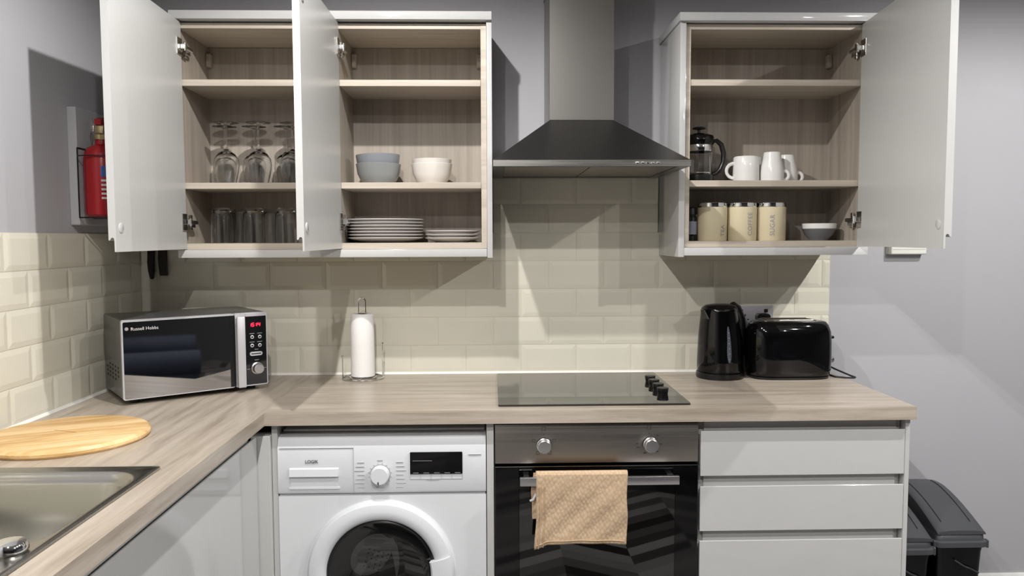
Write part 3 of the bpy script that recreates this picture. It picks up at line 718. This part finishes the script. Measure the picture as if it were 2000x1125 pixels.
# right cabinet contents
Z3, ZR = 1.587, 1.389
t = thing('french_press', 'glass french press coffee maker with black lid, base and handle on the mug shelf', 'french press', (.7025, -.17, Z3))
obj('beaker', lathe(nb(), [(0, .012), (.043, .012), (.0445, .02), (.0445, .135), (.0455, .14), (.0435, .14), (.0425, .134), (.0425, .022), (.041, .015), (0, .015)], seg=40, cap0=False, cap1=False), 'glass', t)
obj('base', lathe(nb(), [(.0, 0), (.049, 0), (.050, .004), (.0495, .024), (.0455, .026), (.0455, .012), (0, .011)], seg=40, cap0=False, cap1=False), 'black', t)
obj('steel_band', lathe(nb(), [(.0463, .104), (.0468, .106), (.0468, .124), (.0463, .126)], seg=40, cap0=False, cap1=False), 'chrome', t)
l = obj('lid', lathe(nb(), [(.0475, .126), (.050, .132), (.0505, .152), (.047, .158), (.030, .164), (.010, .168), (0, .168)], seg=40, cap0=True, cap1=False), 'black_gloss', t)
obj('plunger_knob', lathe(nb(), [(.005, .166), (.005, .178), (.022, .181), (.0225, .184), (.018, .187), (0, .188)], seg=28, cap0=False, cap1=False), 'black', l)
obj('plunger_rod', lathe(nb(), [(.0018, .03), (.0018, .13)], seg=10), 'chrome', t)
obj('plunger_disc', lathe(nb(), [(.0, .030), (.040, .030), (.041, .034), (0, .036)], seg=32, cap0=False, cap1=False), 'nickel', t)
hp = [(.046, 0, .140), (.060, -.002, .142), (.076, -.003, .128), (.084, -.003, .100), (.084, -.003, .070), (.074, -.002, .045), (.060, -.002, .032), (.047, 0, .028)]
obj('handle', tube(nb(), hp, [.006, .0075, .0085, .0085, .0085, .008, .0075, .006], 12), 'black', t)
def mug(label, x, y, rz, prof, hx, hz, hr, mat='ceramic_white', hs=1.0):
    t = thing('mug', label, 'mug', (x, y, Z3), rz, 'white mugs on the shelf')
    obj('cup', lathe(nb(), prof, seg=44, cap0=False, cap1=False), mat, t)
    pts = []
    for i in range(13):
        a = R(-92 + 184 * i / 12); pts.append((hx + hr * math.cos(a), 0, hz + hr * hs * math.sin(a)))
    obj('handle', tube(nb(), pts, .0052, 10, flat=1.3), mat, t)
    return t
mug('widest white mug, handle to the left, beside the french press', .8655, -.17, R(180), [(.043, 0), (.0445, .003), (.0435, .05), (.0428, .083), (.040, .0875), (.034, .089), (0, .089)], .0415, .040, .026, hs=.95)
taper = [(.0375, 0), (.039, .002), (.0392, .03), (.037, .052), (.031, .075), (.0285, .096), (.0272, .1005), (.022, .102), (0, .102)]
mug('tall white mug tapering to the top, standing in front of the others', .9495, -.185, R(-14), taper, .0385, .022, .0165)
tp2 = [(.0365, 0), (.038, .002), (.0378, .03), (.035, .052), (.029, .075), (.0262, .092), (.025, .0965), (.02, .098), (0, .098)]
mug('white tapered mug nearest the right side, its small handle turned right', 1.019, -.132, R(-10), tp2, .0375, .021, .0165)
mug('white mug mostly hidden behind the tall one and the widest one', .912, -.085, R(100), [(.040, 0), (.0415, .003), (.0405, .05), (.0395, .088), (.037, .094), (0, .0955)], .0385, .040, .024)
tag(obj('glass_cup', lathe(nb(), [(0, .004), (.024, .004), (.028, .01), (.033, .05), (.0335, .075), (.032, .075), (.0315, .05), (.026, .012), (0, .0)], seg=32, cap0=False, cap1=False), 'glass', loc=(.800, -.085, Z3)), 'small clear glass cup behind the french press handle', 'glass')
for i, (x, word, tz, tx) in enumerate(((.7432, 'TEA', .034, .024), (.8440, 'COFFEE', .056, .013), (.9430, 'SUGAR', .052, -.011))):
    t = thing('canister', 'cream storage canister with steel lid reading %s' % word, 'canister', (x, -.20, ZR), 0, 'cream kitchen canisters')
    obj('body', lathe(nb(), [(0, 0), (.0465, 0), (.0485, .003), (.0492, .112), (.0475, .1135), (0, .1135)], seg=56, cap0=False, cap1=False), 'cream', t)
    obj('lid', lathe(nb(), [(.0480, .1125), (.0486, .1145), (.0484, .1265), (.0465, .1285), (0, .1285)], seg=56, cap0=False, cap1=False), 'chrome', t)
    tb = text_bm(word, .0215, .0004, 1.05); place(tb, (0, 0, tz), (0, 0, 1), (-1, 0, 0))
    rr = .0494
    for v in tb.verts:
        a = (v.co.x + tx) / rr; dep = rr + (-v.co.y); v.co.x = math.sin(a) * dep; v.co.y = -math.cos(a) * dep
    obj('lettering', tb, 'grey_line', t, smooth=False)
t = thing('pepper_mill', 'dark glass spice grinder beside the tea canister', 'spice grinder', (.672, -.19, ZR))
obj('jar', lathe(nb(), [(0, 0), (.020, 0), (.0215, .004), (.0215, .075), (.017, .086), (0, .086)], seg=28, cap0=False, cap1=False), 'black_gloss', t)
obj('label_band', lathe(nb(), [(.0219, .022), (.0219, .066)], seg=28, cap0=False, cap1=False), 'label', t)
obj('cap', lathe(nb(), [(.0175, .087), (.020, .09), (.0195, .110), (.016, .114), (0, .114)], seg=28), 'black', t)
t = thing('small_bowl', 'small bowl, slate grey outside with white rim, beside the sugar canister', 'bowl', (1.1215, -.17, ZR))
obj('bowl_body', lathe(nb(), [(0, .002), (.024, .002), (.025, 0), (.029, 0), (.031, .004), (.045, .018), (.0525, .035), (.0555, .0415), (.0545, .042), (.05, .036), (.04, .02), (.02, .008), (0, .007)], seg=48, cap0=False, cap1=False), 'ceramic_dark', t)
obj('bowl_rim', lathe(nb(), [(.0553, .0405), (.0572, .057), (.0565, .058), (.0545, .0575), (.0525, .041)], seg=48, cap0=False, cap1=False), 'ceramic_white', t)

# ---------------------------------------------------------------- microwave
t = thing('microwave', 'silver microwave with mirrored black door standing angled in the worktop corner', 'microwave', (-1.0933, -.5226, ZW), R(36.3))
mz = .017; MW, MH, MD = .4345, .2385, .272
b = nb(); box(b, .002, MW - .002, .012, MD, mz, mz + MH, .004, 2)
body = obj('body', b, pm('microwave_shell', (.20, .20, .195), .3, .7), t)
b = nb()
for i in range(5):
    for j in range(4):
        if (i, j) in ((0, 0), (4, 3)): continue
        y = .070 + i * .040; z = mz + .050 + j * .0130
        prism(b, [(y + .0078 * math.cos(R(q * 36)), z + .0036 * math.sin(R(q * 36))) for q in range(10)], 'x', .0006, .003)
obj('side_vents', b, 'black', body)
for x, y in ((.04, .05), (MW - .04, .05), (.04, MD - .04), (MW - .04, MD - .04)): obj('foot', lathe(nb(), [(.014, 0), (.014, mz + .001)], x, y, 0, 16), 'black_matte', t)
# door frame, mirror, handle
b = nb(); prism(b, rrect(0, .3275, mz, mz + MH, .006), 'y', 0, .013)
dr = obj('door', b, 'silverplastic', t)
b = nb(); prism(b, rrect(.0045, .318, mz + .0040, mz + MH - .0060, .004), 'y', -.0012, .0005); obj('mirror_glass', b, 'mirror_dark', dr, smooth=False)
obj('handle_shadow_gap', box(nb(), .3135, .3305, -.002, .002, mz + .004, mz + MH - .006), 'black', dr, smooth=False)
b = nb(); box(b, .3305, .3560, -.026, -.014, mz + .001, mz + MH - .009, .003, 2); box(b, .333, .353, -.015, .004, mz + .008, mz + .03); box(b, .333, .353, -.015, .004, mz + MH - .038, mz + MH - .016)
obj('handle', b, 'silverplastic', dr)
tb = text_bm('Russell Hobbs', .0135, .0003, 1.0); place(tb, (.064, -.0016, mz + .2110), (1, 0, 0), (0, 0, 1)); obj('brand_lettering', tb, 'white_print', dr, smooth=False)
b = nb(); lathe(b, [(.0052, -.0004), (.0, -.0006)], .0145, -.0012, mz + .2125, 20, 'y', False, False); obj('brand_emblem', b, 'grey_line', dr, smooth=False)
b = nb(); prism(b, rrect(.329, MW, mz, mz + MH, .006), 'y', .0, .013); cp = obj('control_panel', b, 'silverplastic', t)
b = nb(); prism(b, rrect(.3575, MW - .0035, mz + .004, mz + MH - .012, .003), 'y', -.0012, .0008); obj('panel_glass', b, 'panel_glass', cp, smooth=False)
obj('top_strip', box(nb(), .364, .4265, -.004, .002, mz + MH - .0125, mz + MH - .001, .001, 1), 'silverplastic', cp)
# seven segment clock 15:14
SEG = {'1': 'bc', '5': 'afgcd', '4': 'fgbc'}
def seg7(b, ch, x, z, w_, h_):
    pts = {'a': ((0, 1), (1, 1)), 'b': ((1, 1), (1, .5)), 'c': ((1, .5), (1, 0)), 'd': ((0, 0), (1, 0)), 'e': ((0, 0), (0, .5)), 'f': ((0, .5), (0, 1)), 'g': ((0, .5), (1, .5))}
    for s in SEG[ch]:
        (a0, b0), (a1, b1) = pts[s]; stroke(b, [(x + a0 * w_ + b0 * .0012, z + b0 * h_), (x + a1 * w_ + b1 * .0012, z + b1 * h_)], .0022, -.0022, -.0014)
b = nb()
for ch, x in (('1', .3760), ('5', .3850), ('1', .3945), ('4', .4045)): seg7(b, ch, x, mz + .1935, .0058, .0105)
for z in (.1965, .2015): stroke(b, [(.3970, mz + z), (.3988, mz + z)], .0018, -.0022, -.0014)
obj('clock_digits', b, 'red_led', cp, smooth=False)
for x, z in ((.3843, .1588), (.4092, .1585), (.3838, .1311), (.4088, .1308)):
    k = obj('button', lathe(nb(), [(.0058, -.0012), (.0058, -.0035), (.0032, -.0042), (.003, -.002)], x, 0, mz + z, 20, 'y', False, False), 'silverplastic', cp)
b = nb()
for x, z in ((.3843, .1700), (.4092, .1700), (.3838, .1425), (.4088, .1425)): stroke(b, [(x - .008, mz + z), (x + .008, mz + z)], .0016, -.0018, -.0012)
stroke(b, [(.392, mz + .118), (.404, mz + .118)], .0014, -.0018, -.0012); stroke(b, [(.391, mz + .083), (.405, mz + .083)], .0014, -.0018, -.0012); stroke(b, [(.366, mz + .055), (.376, mz + .055)], .0012, -.0018, -.0012); stroke(b, [(.422, mz + .055), (.429, mz + .055)], .0012, -.0018, -.0012)
obj('panel_print', b, 'grey_line', cp, smooth=False)
b = nb(); prism(b, rrect(.3755, .4165, mz + .0975, mz + .1105, .0062), 'y', -.0038, -.0012); k = obj('start_button', b, 'silverplastic', cp)
obj('start_button_slot', box(nb(), .380, .412, -.0042, -.0036, mz + .1025, mz + .1055), 'black', k)
k = obj('dial', lathe(nb(), [(.0195, -.001), (.0195, -.004), (.0165, -.006), (.0158, -.022), (.0145, -.0235), (0, -.0235)], .3985, 0, mz + .0560, 40, 'y', True, False), 'alu', cp)

# ---------------------------------------------------------------- kitchen roll
kx, ky = -.4605, -.092
t = thing('kitchen_roll_holder', 'chrome wire kitchen roll holder standing on the worktop near the microwave', 'kitchen roll holder', (kx, ky, ZW))
circ = [(.070 * math.cos(R(a)), .070 * math.sin(R(a)), .004) for a in range(0, 360, 12)]
b = nb(); tube(b, circ, .0032, 8, True); tube(b, [(.046 * math.cos(R(a)), .046 * math.sin(R(a)), .006) for a in range(0, 360, 15)], .0025, 8, True)
tube(b, [(-.07, 0, .006), (.07, 0, .006)], .0022); tube(b, [(0, -.07, .006), (0, .07, .006)], .0022)
obj('base_ring', b, 'chrome', t)
b = nb(); lp = [(-.0125, 0, .008), (-.0125, 0, .27)] + [(-.0125 * math.cos(R(a)), 0, .272 + .0135 * math.sin(R(a))) for a in range(15, 180, 15)] + [(.0125, 0, .27), (.0125, 0, .008)]
tube(b, lp, .0020, 8); obj('centre_loop', b, 'chrome', t)
for x, y, h in ((-.068, -.016, .078), (.066, .022, .118)):
    b = nb(); tube(b, [(x, y, .004), (x, y, h)], .0018, 8); lathe(b, [(0, h - .003), (.0035, h - .001), (.0045, h + .003), (.0035, h + .007), (0, h + .0085)], x, y, 0, 12, 'z', False, False)
    obj('side_post', b, 'chrome', t)
tag(obj('kitchen_roll', lathe(nb(), [(.0175, 0), (.0400, .0), (.0418, .002), (.0412, .11), (.0400, .218), (.0385, .2205), (.0175, .2205)], seg=48, cap0=False, cap1=False), 'paper', loc=(kx, ky, ZW + .0095)), 'white paper kitchen roll slotted on the chrome wire holder', 'kitchen roll')

# ---------------------------------------------------------------- chopping board
t = thing('chopping_board', 'round pale wooden chopping board lying on the worktop by the side wall', 'chopping board', (-1.055, -.895, ZW), R(25))
b = nb(); lathe(b, [(0, .0), (.182, 0), (.187, .006), (.187, .012), (.181, .019), (.176, .020), (0, .020)], seg=96, cap0=False, cap1=False)
obj('board', b, 'board', t)
b = nb(); tube(b, [(-.03, .03, .0203), (.02, -.02, .0203)], .0006, 6); tube(b, [(.01, .10, .0203), (.09, .12, .0203)], .0005, 6)
obj('cut_marks', b, pm('cut_mark', (.33, .2, .1), .7), t)

# ---------------------------------------------------------------- sink
SX0, SX1, SY0, SY1 = -1.225, -.7215, -2.3, -1.1455
t = thing('sink', 'stainless steel inset kitchen sink in the left worktop', 'sink', (-.95, -1.38, ZW))
sx, sy = -.95, -1.38
outer = rrect(SX0 - sx, SX1 - sx, SY0 - sy, SY1 - sy, .012, 6)
B0 = (-1.150 - sx, -.738 - sx, -1.585 - sy, -1.182 - sy)
def rl(d, r, z): return [(x, y, z) for x, y in rrect(B0[0] + d, B0[1] - d, B0[2] + d, B0[3] - d, r, 8)]
b = nb()
# deck as ring between outer rectangle and bowl rim
ol = [(x, y) for x, y in rrect(SX0 - sx, SX1 - sx, SY0 - sy, SY1 - sy, .012, 8)]
loops = [[(x, y, .0002) for x, y in ol], [(x, y, .004) for x, y in ol], [(x * .997, y * .998, .0048) for x, y in ol],
         rl(-.004, .078, .0048), rl(0, .075, .0036), rl(.004, .072, -.002), rl(.010, .068, -.010), rl(.016, .066, -.0115), rl(.020, .064, -.016), rl(.030, .060, -.10), rl(.045, .060, -.145), rl(.09, .06, -.155)]
loft(b, loops, False, True)
obj('basin', b, 'sink', t, ang=50)
b = nb(); lp = [(x, y, .0025) for x, y in ol]; tube(b, lp, .0028, 6, True); obj('rim', b, 'steel_band', t)
tag(obj('waste_control', lathe(nb(), [(.024, 0), (.0262, .003), (.0258, .012), (.0225, .0165), (.012, .0182), (0, .0185)], seg=36, cap1=False), 'chrome', loc=(-.7625, -1.602, ZW + .0048)), 'round chrome pop up waste knob on the edge of the sink', 'waste knob')

# ---------------------------------------------------------------- kettle
t = thing('kettle', 'glossy black electric jug kettle beside the toaster', 'kettle', (.806, -.115, ZW), R(30))
def eloop(cx, cy, a, bb_, z, n=40, e=2.0): 
    out = []
    for i in range(n):
        th_ = 2 * math.pi * i / n; c, s = math.cos(th_), math.sin(th_)
        out.append((cx + a * abs(c) ** (2 / e) * (1 if c > 0 else -1), cy + bb_ * abs(s) ** (2 / e) * (1 if s > 0 else -1), z))
    return out
b = nb(); loft(b, [eloop(-.006, 0, .082, .080, .0), eloop(-.006, 0, .084, .082, .006), eloop(-.006, 0, .083, .081, .020), eloop(-.006, 0, .080, .078, .022)]); obj('power_base', b, 'black', t)
b = nb(); loft(b, [eloop(-.006, 0, .078, .076, .0225), eloop(-.006, 0, .081, .079, .028), eloop(-.006, 0, .081, .079, .06), eloop(-.008, 0, .076, .075, .14), eloop(-.012, 0, .0655, .066, .215), eloop(-.014, 0, .063, .062, .238)])
body = obj('jug', b, 'black_gloss', t, ang=60)
b = nb(); loft(b, [eloop(-.013, 0, .0635, .0625, .2385), eloop(-.012, 0, .063, .061, .246), eloop(-.008, 0, .052, .050, .256), eloop(-.005, 0, .028, .026, .2605)]); obj('lid', b, 'black_gloss', t, ang=60)
b = nb(); loft(b, [[(-.066, -.022, .195), (-.066, .022, .195), (-.072, .018, .2), (-.072, -.018, .2)], [(-.062, -.026, .244), (-.062, .026, .244), (-.094, .010, .243), (-.094, -.010, .243)]]); obj('spout', b, 'black_gloss', t)
hp = [(.036, -.012, .252), (.058, -.012, .240), (.078, -.012, .205), (.084, -.012, .15), (.082, -.012, .09), (.074, -.012, .045)]
obj('handle', tube(nb(), hp, [.014, .015, .015, .014, .013, .012], 14, flat=1.25), 'black', t, ang=60)
# water gauge strip following the wall of the jug
def kr(z):
    P_ = [(.06, .081, -.006), (.14, .076, -.008), (.215, .0655, -.012), (.238, .063, -.014)]
    for (z0_, r0, c0), (z1_, r1, c1) in zip(P_, P_[1:]):
        if z <= z1_: f = (z - z0_) / (z1_ - z0_); return r0 + (r1 - r0) * f, c0 + (c1 - c0) * f
    return .063, -.014
b = nb(); prev = None; ang0 = R(-112)
for i in range(13):
    z = .062 + .125 * i / 12; r_, c_ = kr(z); wdt = .0085 * math.sqrt(max(.15, 1 - (2 * i / 12 - 1) ** 4))
    L_ = []
    for k_ in (-1, -.4, .4, 1):
        a = ang0 + k_ * wdt / r_; off = .0016 if abs(k_) < .9 else .0002
        L_.append(b.verts.new((c_ + (r_ + off) * math.cos(a), (r_ * .975 + off) * math.sin(a), z)))
    if prev:
        for q in range(3): b.faces.new((prev[q], prev[q + 1], L_[q + 1], L_[q]))
    prev = L_
g = obj('water_gauge', b, 'window_strip', t)
b = nb()
for i in range(6):
    z = .075 + i * .018; r_, c_ = kr(z); lathe(b, [(0, -.0014), (.0014, 0), (0, .0014)], c_ + (r_ + .002) * math.cos(ang0), (r_ * .975 + .002) * math.sin(ang0), z, 6, 'z', False, False)
obj('gauge_marks', b, 'white_print', g)

# ---------------------------------------------------------------- toaster
t = thing('toaster', 'glossy black two slice toaster next to the kettle', 'toaster', (1.0405, -.120, ZW))
def sup(a, bb_, z, cx=0, e=3.2, n=56): return eloop(cx, 0, a, bb_, z, n, e)
b = nb(); loft(b, [sup(.134, .072, .008), sup(.141, .079, .014), sup(.1435, .082, .03), sup(.1455, .083, .07), sup(.1447, .082, .13), sup(.142, .079, .165), sup(.134, .072, .187), sup(.126, .062, .198), sup(.112, .052, .201)])
body = obj('body', b, 'black_gloss', t, ang=60)
b = nb(); loft(b, [sup(.136, .074, .0), sup(.138, .076, .0085)]); obj('base', b, 'black', t)
b = nb(); prism(b, rrect(-.100, .088, -.040, .040, .014), 'z', .2005, .2035); obj('top_plate', b, 'steel_dark', t)
for y in (-.020, .020):
    obj('slot', box(nb(), -.090, .078, y - .0115, y + .0115, .2036, .2042), 'dark', t, smooth=False)
b = nb(); tube(b, [(-.088, -.032, .2045), (.076, -.032, .2045)], .0016, 6); tube(b, [(-.088, .032, .2045), (.076, .032, .2045)], .0016, 6); tube(b, [(-.088, -.008, .2045), (.076, -.008, .2045)], .0016, 6); obj('slot_rails', b, 'chrome', t)
obj('browning_knob', lathe(nb(), [(.011, 0), (.011, .010), (.009, .013), (0, .013)], .1445, -.015, .062, 20, 'x', True, False), 'nickel', t)
obj('lever', box(nb(), .1445, .161, -.014, .014, .135, .145, .003, 2), 'black', t)
cab = [(.110, .085, .02), (.150, .092, .03), (.150, .092, .060), (.160, .06, .05), (.195, .01, .018), (.224, -.045, .003), (.215, -.056, .003), (.190, -.052, .003), (.16, -.030, .003), (.14, .05, .006)]
obj('cable', tube(nb(), cab[5:] [::-1] + [(.215, -.03, .006), (.180, .02, .022), (.150, .07, .040)], .0032, 8), 'black_matte', t)

# ---------------------------------------------------------------- sockets and plug
t = thing('double_socket', 'brushed metal double socket on the tiles behind the kettle and toaster', 'socket', (.953, -.0056, 1.108))
obj('face_plate', box(nb(), -.072, .073, -.007, 0, -.043, .043, .003, 2), 'silverplastic', t)
for x in (-.046, .046):
    s_ = obj('switch', box(nb(), x - .007, x + .007, -.010, -.007, .018, .030, .001, 1), 'black', t)
b = nb()
for cx_ in (-.03, .03):
    for dx, dz, w_, h_ in ((0, .008, .004, .008), (-.011, -.008, .006, .004), (.011, -.008, .006, .004)): box(b, cx_ + dx - w_ / 2, cx_ + dx + w_ / 2, -.0074, -.0068, dz - h_ / 2, dz + h_ / 2)
obj('pin_holes', b, 'black', t)
t = thing('power_plug', 'black plug in the right hand socket behind the toaster', 'plug', (.983, -.0155, 1.102))
b = nb(); prism(b, rrect(-.024, .024, -.022, .022, .012), 'y', -.026, 0); obj('plug_body', b, 'black', t)
obj('flex', tube(nb(), [(0, -.013, -.022), (0, -.013, -.05), (.004, -.010, -.09), (.01, -.008, -.14), (.015, -.010, -.170)], .0032, 8), 'black_matte', t)

# thermostat on the right wall area
t = thing('wall_thermostat', 'white rectangular heating controller on the grey wall below the open right door', 'thermostat', (1.515, 0, 1.336))
obj('case', box(nb(), -.066, .066, -.032, -.006, 0, .09, .006, 3), 'thermo', t)
obj('back_plate', box(nb(), -.070, .062, -.008, 0, .001, .092, .002, 1), 'white_paint', t)
obj('flap_line', box(nb(), -.060, .060, -.0325, -.0318, .018, .0192), 'grey_line', t)

# ---------------------------------------------------------------- extinguisher and wall box
t = thing('wall_box', 'white painted shallow box on the side wall behind the fire extinguisher', 'wall box', (XL, -.31, 1.445))
obj('box_lid', box(nb(), 0, .027, -.1335, .13, 0, .352, .002, 1), 'wall', t)  # white box coloured wall grey, the open door's shadow put into it
t = thing('fire_extinguisher', 'small red fire extinguisher in a black wire bracket on the side wall', 'fire extinguisher', (-1.186, -.405, 1.470))
obj('cylinder', lathe(nb(), [(0, .0), (.044, 0), (.0515, .006), (.0525, .02), (.0525, .175), (.050, .192), (.042, .206), (.028, .214), (.020, .218), (.018, .232), (0, .232)], seg=48, cap0=False, cap1=False), 'red', t)
obj('collar', lathe(nb(), [(.022, .232), (.024, .236), (.024, .246), (.020, .250), (0, .250)], seg=24), 'brass', t)
b = nb(); box(b, -.013, .013, -.016, .016, .250, .276, .004, 2); obj('valve', b, 'brass', t)
b = nb(); prism(b, [(-.02, .276), (.05, .276), (.056, .284), (.05, .292), (.0, .300), (-.022, .292)], 'x', -.010, .010); obj('squeeze_lever', b, 'red', t)
obj('safety_ring', tube(nb(), [(-.018 + .002, -.022 + .019 * math.cos(R(a)) * .3, .275 + .019 * math.sin(R(a))) for a in range(0, 360, 20)], .0014, 6, True), 'nickel', t)
b = nb(); lathe(b, [(.0529, .118), (.0529, .150)], 0, 0, 0, 10, 'z', False, False, R(-71), R(-20)); obj('blue_label', b, 'blue_label', t)
b = nb()
for i in range(5): lathe(b, [(.0530, .052 + i * .013), (.0530, .058 + i * .013)], 0, 0, 0, 8, 'z', False, False, R(-70), R(-35 + (i % 2) * 8))
obj('label_print', b, 'white_print', t)
b = nb()
for y in (-.040, .040): tube(b, [(-.054, y, -.003), (-.054, y, .205)], .0022, 6)
tube(b, [(-.054, -.040, .205), (-.054, .040, .205)], .0022, 6)
tube(b, [(-.054, -.040, -.003), (-.02, -.054, -.003), (.03, -.050, -.003), (.055, 0, -.003), (.03, .050, -.003), (-.02, .054, -.003), (-.054, .040, -.003)], .0022, 6)
tube(b, [(-.054, -.040, .180), (-.045, -.054, .180), (-.02, -.062, .180), (.03, -.056, .180), (.058, 0, .180)], .0018, 6)
obj('wire_bracket', b, 'black', t)

# ---------------------------------------------------------------- knives on a magnetic strip
tag(obj('knife_rack', box(nb(), -.075, .075, -.014, 0, -.02, .02, .002, 1), 'black', loc=(-1.165, -.0080, 1.455)), 'black magnetic knife strip on the far wall left of the cabinets', 'knife rack')
for x, zb, wd, bt, lab in ((-1.216, 1.259, .011, .012, 'black kitchen knife with narrow pointed handle end, nearest the corner'), (-1.1755, 1.2715, .0135, .003, 'black kitchen knife with square handle end, hanging right of the other')):
    t = thing('kitchen_knife', lab, 'knife', (x, -.028, zb), 0, 'knives on the magnetic strip')
    b = nb(); prism(b, [(-.004 if bt > .01 else -wd + .002, .0), (.005 if bt > .01 else wd + .002, .0), (wd, .03), (wd - .003, .075), (wd + .002, .105), (-wd, .105), (-wd - .001, .06), (-wd + .001, .03)], 'y', -.007, .007)
    bmesh.ops.bevel(b, geom=b.edges[:], offset=.002, segments=2, affect='EDGES'); obj('handle', b, 'black', t)
    b = nb(); prism(b, [(-.012, .105), (.012, .105), (.012, .24), (.002, .262), (-.012, .23)], 'y', -.001, .001); obj('blade', b, 'nickel', t)
    t.location.y = -.0232

# ---------------------------------------------------------------- bins
def bin_(label, cx, yf, sc_=1.0, h=.405):
    t = thing('pedal_bin', label, 'bin', (cx, yf, 0), 0, 'grey lidded bins by the wall')
    W = .082; D = .30
    def rl(x, y0, y1, z, r=.02): return [(px, py, z) for px, py in rrect(-x, x, y0, y1, r, 5)]
    b = nb(); loft(b, [rl(W - .022, .03, D - .03, 0), rl(W - .020, .026, D - .026, .01), rl(W - .004, .010, D - .006, h - .03), rl(W, .006, D - .004, h - .008)])
    bd = obj('bin_body', b, 'bin_liner', t, ang=50)
    # glints along the liner folds, painted as paler tubes
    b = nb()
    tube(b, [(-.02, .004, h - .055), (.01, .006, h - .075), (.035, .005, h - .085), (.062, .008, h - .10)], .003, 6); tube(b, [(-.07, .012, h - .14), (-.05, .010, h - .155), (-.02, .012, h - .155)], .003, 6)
    obj('fold_glint', b, 'liner_glint', bd)
    b = nb(); loft(b, [rl(W + .004, 0, D, h - .012, .022), rl(W + .008, -.004, D + .002, h - .010, .024), rl(W + .008, -.004, D + .002, h + .006, .024), rl(W + .002, .002, D - .002, h + .010, .02)])
    rm = obj('rim', b, 'bin_grey', t, ang=50)
    b = nb(); box(b, -W - .0095, -W - .002, .004, .022, h - .016, h + .010, .002, 1); obj('rim_clip', b, 'bin_grey', rm)
    obj('rim_clip', box(nb(), W + .002, W + .0095, .004, .022, h - .016, h + .010, .002, 1), 'bin_grey', rm)
    # lid shoulder and domed flap
    b = nb(); loft(b, [rl(W, .004, D - .004, h + .010, .02), rl(W - .001, .006, D - .006, h + .026, .02), rl(W - .008, .016, D - .01, h + .034, .02)])
    obj('lid_shoulder', b, 'bin_grey', t, ang=50)
    b = nb(); secs = []
    n = 16
    for i in range(n + 1):
        f = i / n; y = .004 + (D - .012) * f; z = h + .040 + .085 * math.sin(f * math.pi / 2) ** 1.0 - .02 * max(0, f - .8) * 5 * .3
        wv = W - .003 - .004 * f
        secs.append([(-wv, y, h + .030), (-wv, y, z - .006), (-wv + .006, y, z), (-wv * .55, y, z + .003), (0, y, z + .004), (wv * .55, y, z + .003), (wv - .006, y, z), (wv, y, z - .006), (wv, y, h + .030)])
    loft(b, secs)
    fl = obj('lid_flap', b, 'bin_grey', t, ang=40)
    b = nb()
    for sx_ in (-.62, .62):
        pts = []
        for i in range(2, n):
            f = i / n; y = .004 + (D - .012) * f; z = h + .040 + .085 * math.sin(f * math.pi / 2) - .006 * max(0, f - .8) * 5 * .0
            pts.append((sx_ * (W - .004), y, z + .0035 - (.3 * max(0, f - .8) * .1)))
        tube(b, pts, .0012, 5)
    obj('lid_groove', b, 'black', fl)
    return t
bin_('black lined bin with grey domed lid, the further right and taller looking one', 1.517, -.40)
bin_('black lined bin with grey domed lid half hidden behind the end of the drawer unit', 1.325, -.43, h=.395)

# ---------------------------------------------------------------- seating on the room side of the camera (seen only in reflections)
t = thing('armchair', 'navy rolled arm armchair on the room side facing the units', 'armchair', (1.50, -2.80, 0), R(140))
b = nb(); box(b, -.40, .40, -.35, .35, .18, .42, .04, 3); obj('seat', b, 'navy', t)
b = nb(); box(b, -.42, .42, .22, .42, .30, 1.02, .08, 4); obj('backrest', b, 'navy', t)
for s_ in (-1, 1):
    b = nb(); box(b, s_ * .44 - .06, s_ * .44 + .06, -.38, .36, .15, .56, .03, 3); lathe(b, [(.02, -.40), (.08, -.39), (.085, -.36), (.085, .30)], s_ * .45, 0, .58, 24, 'y'); obj('arm', b, 'navy', t)
for sx_ in (-.38, .38):
    for sy_ in (-.3, .3): obj('foot', lathe(nb(), [(.018, 0), (.026, .18)], sx_, sy_, 0, 12), 'dark_oak', t)
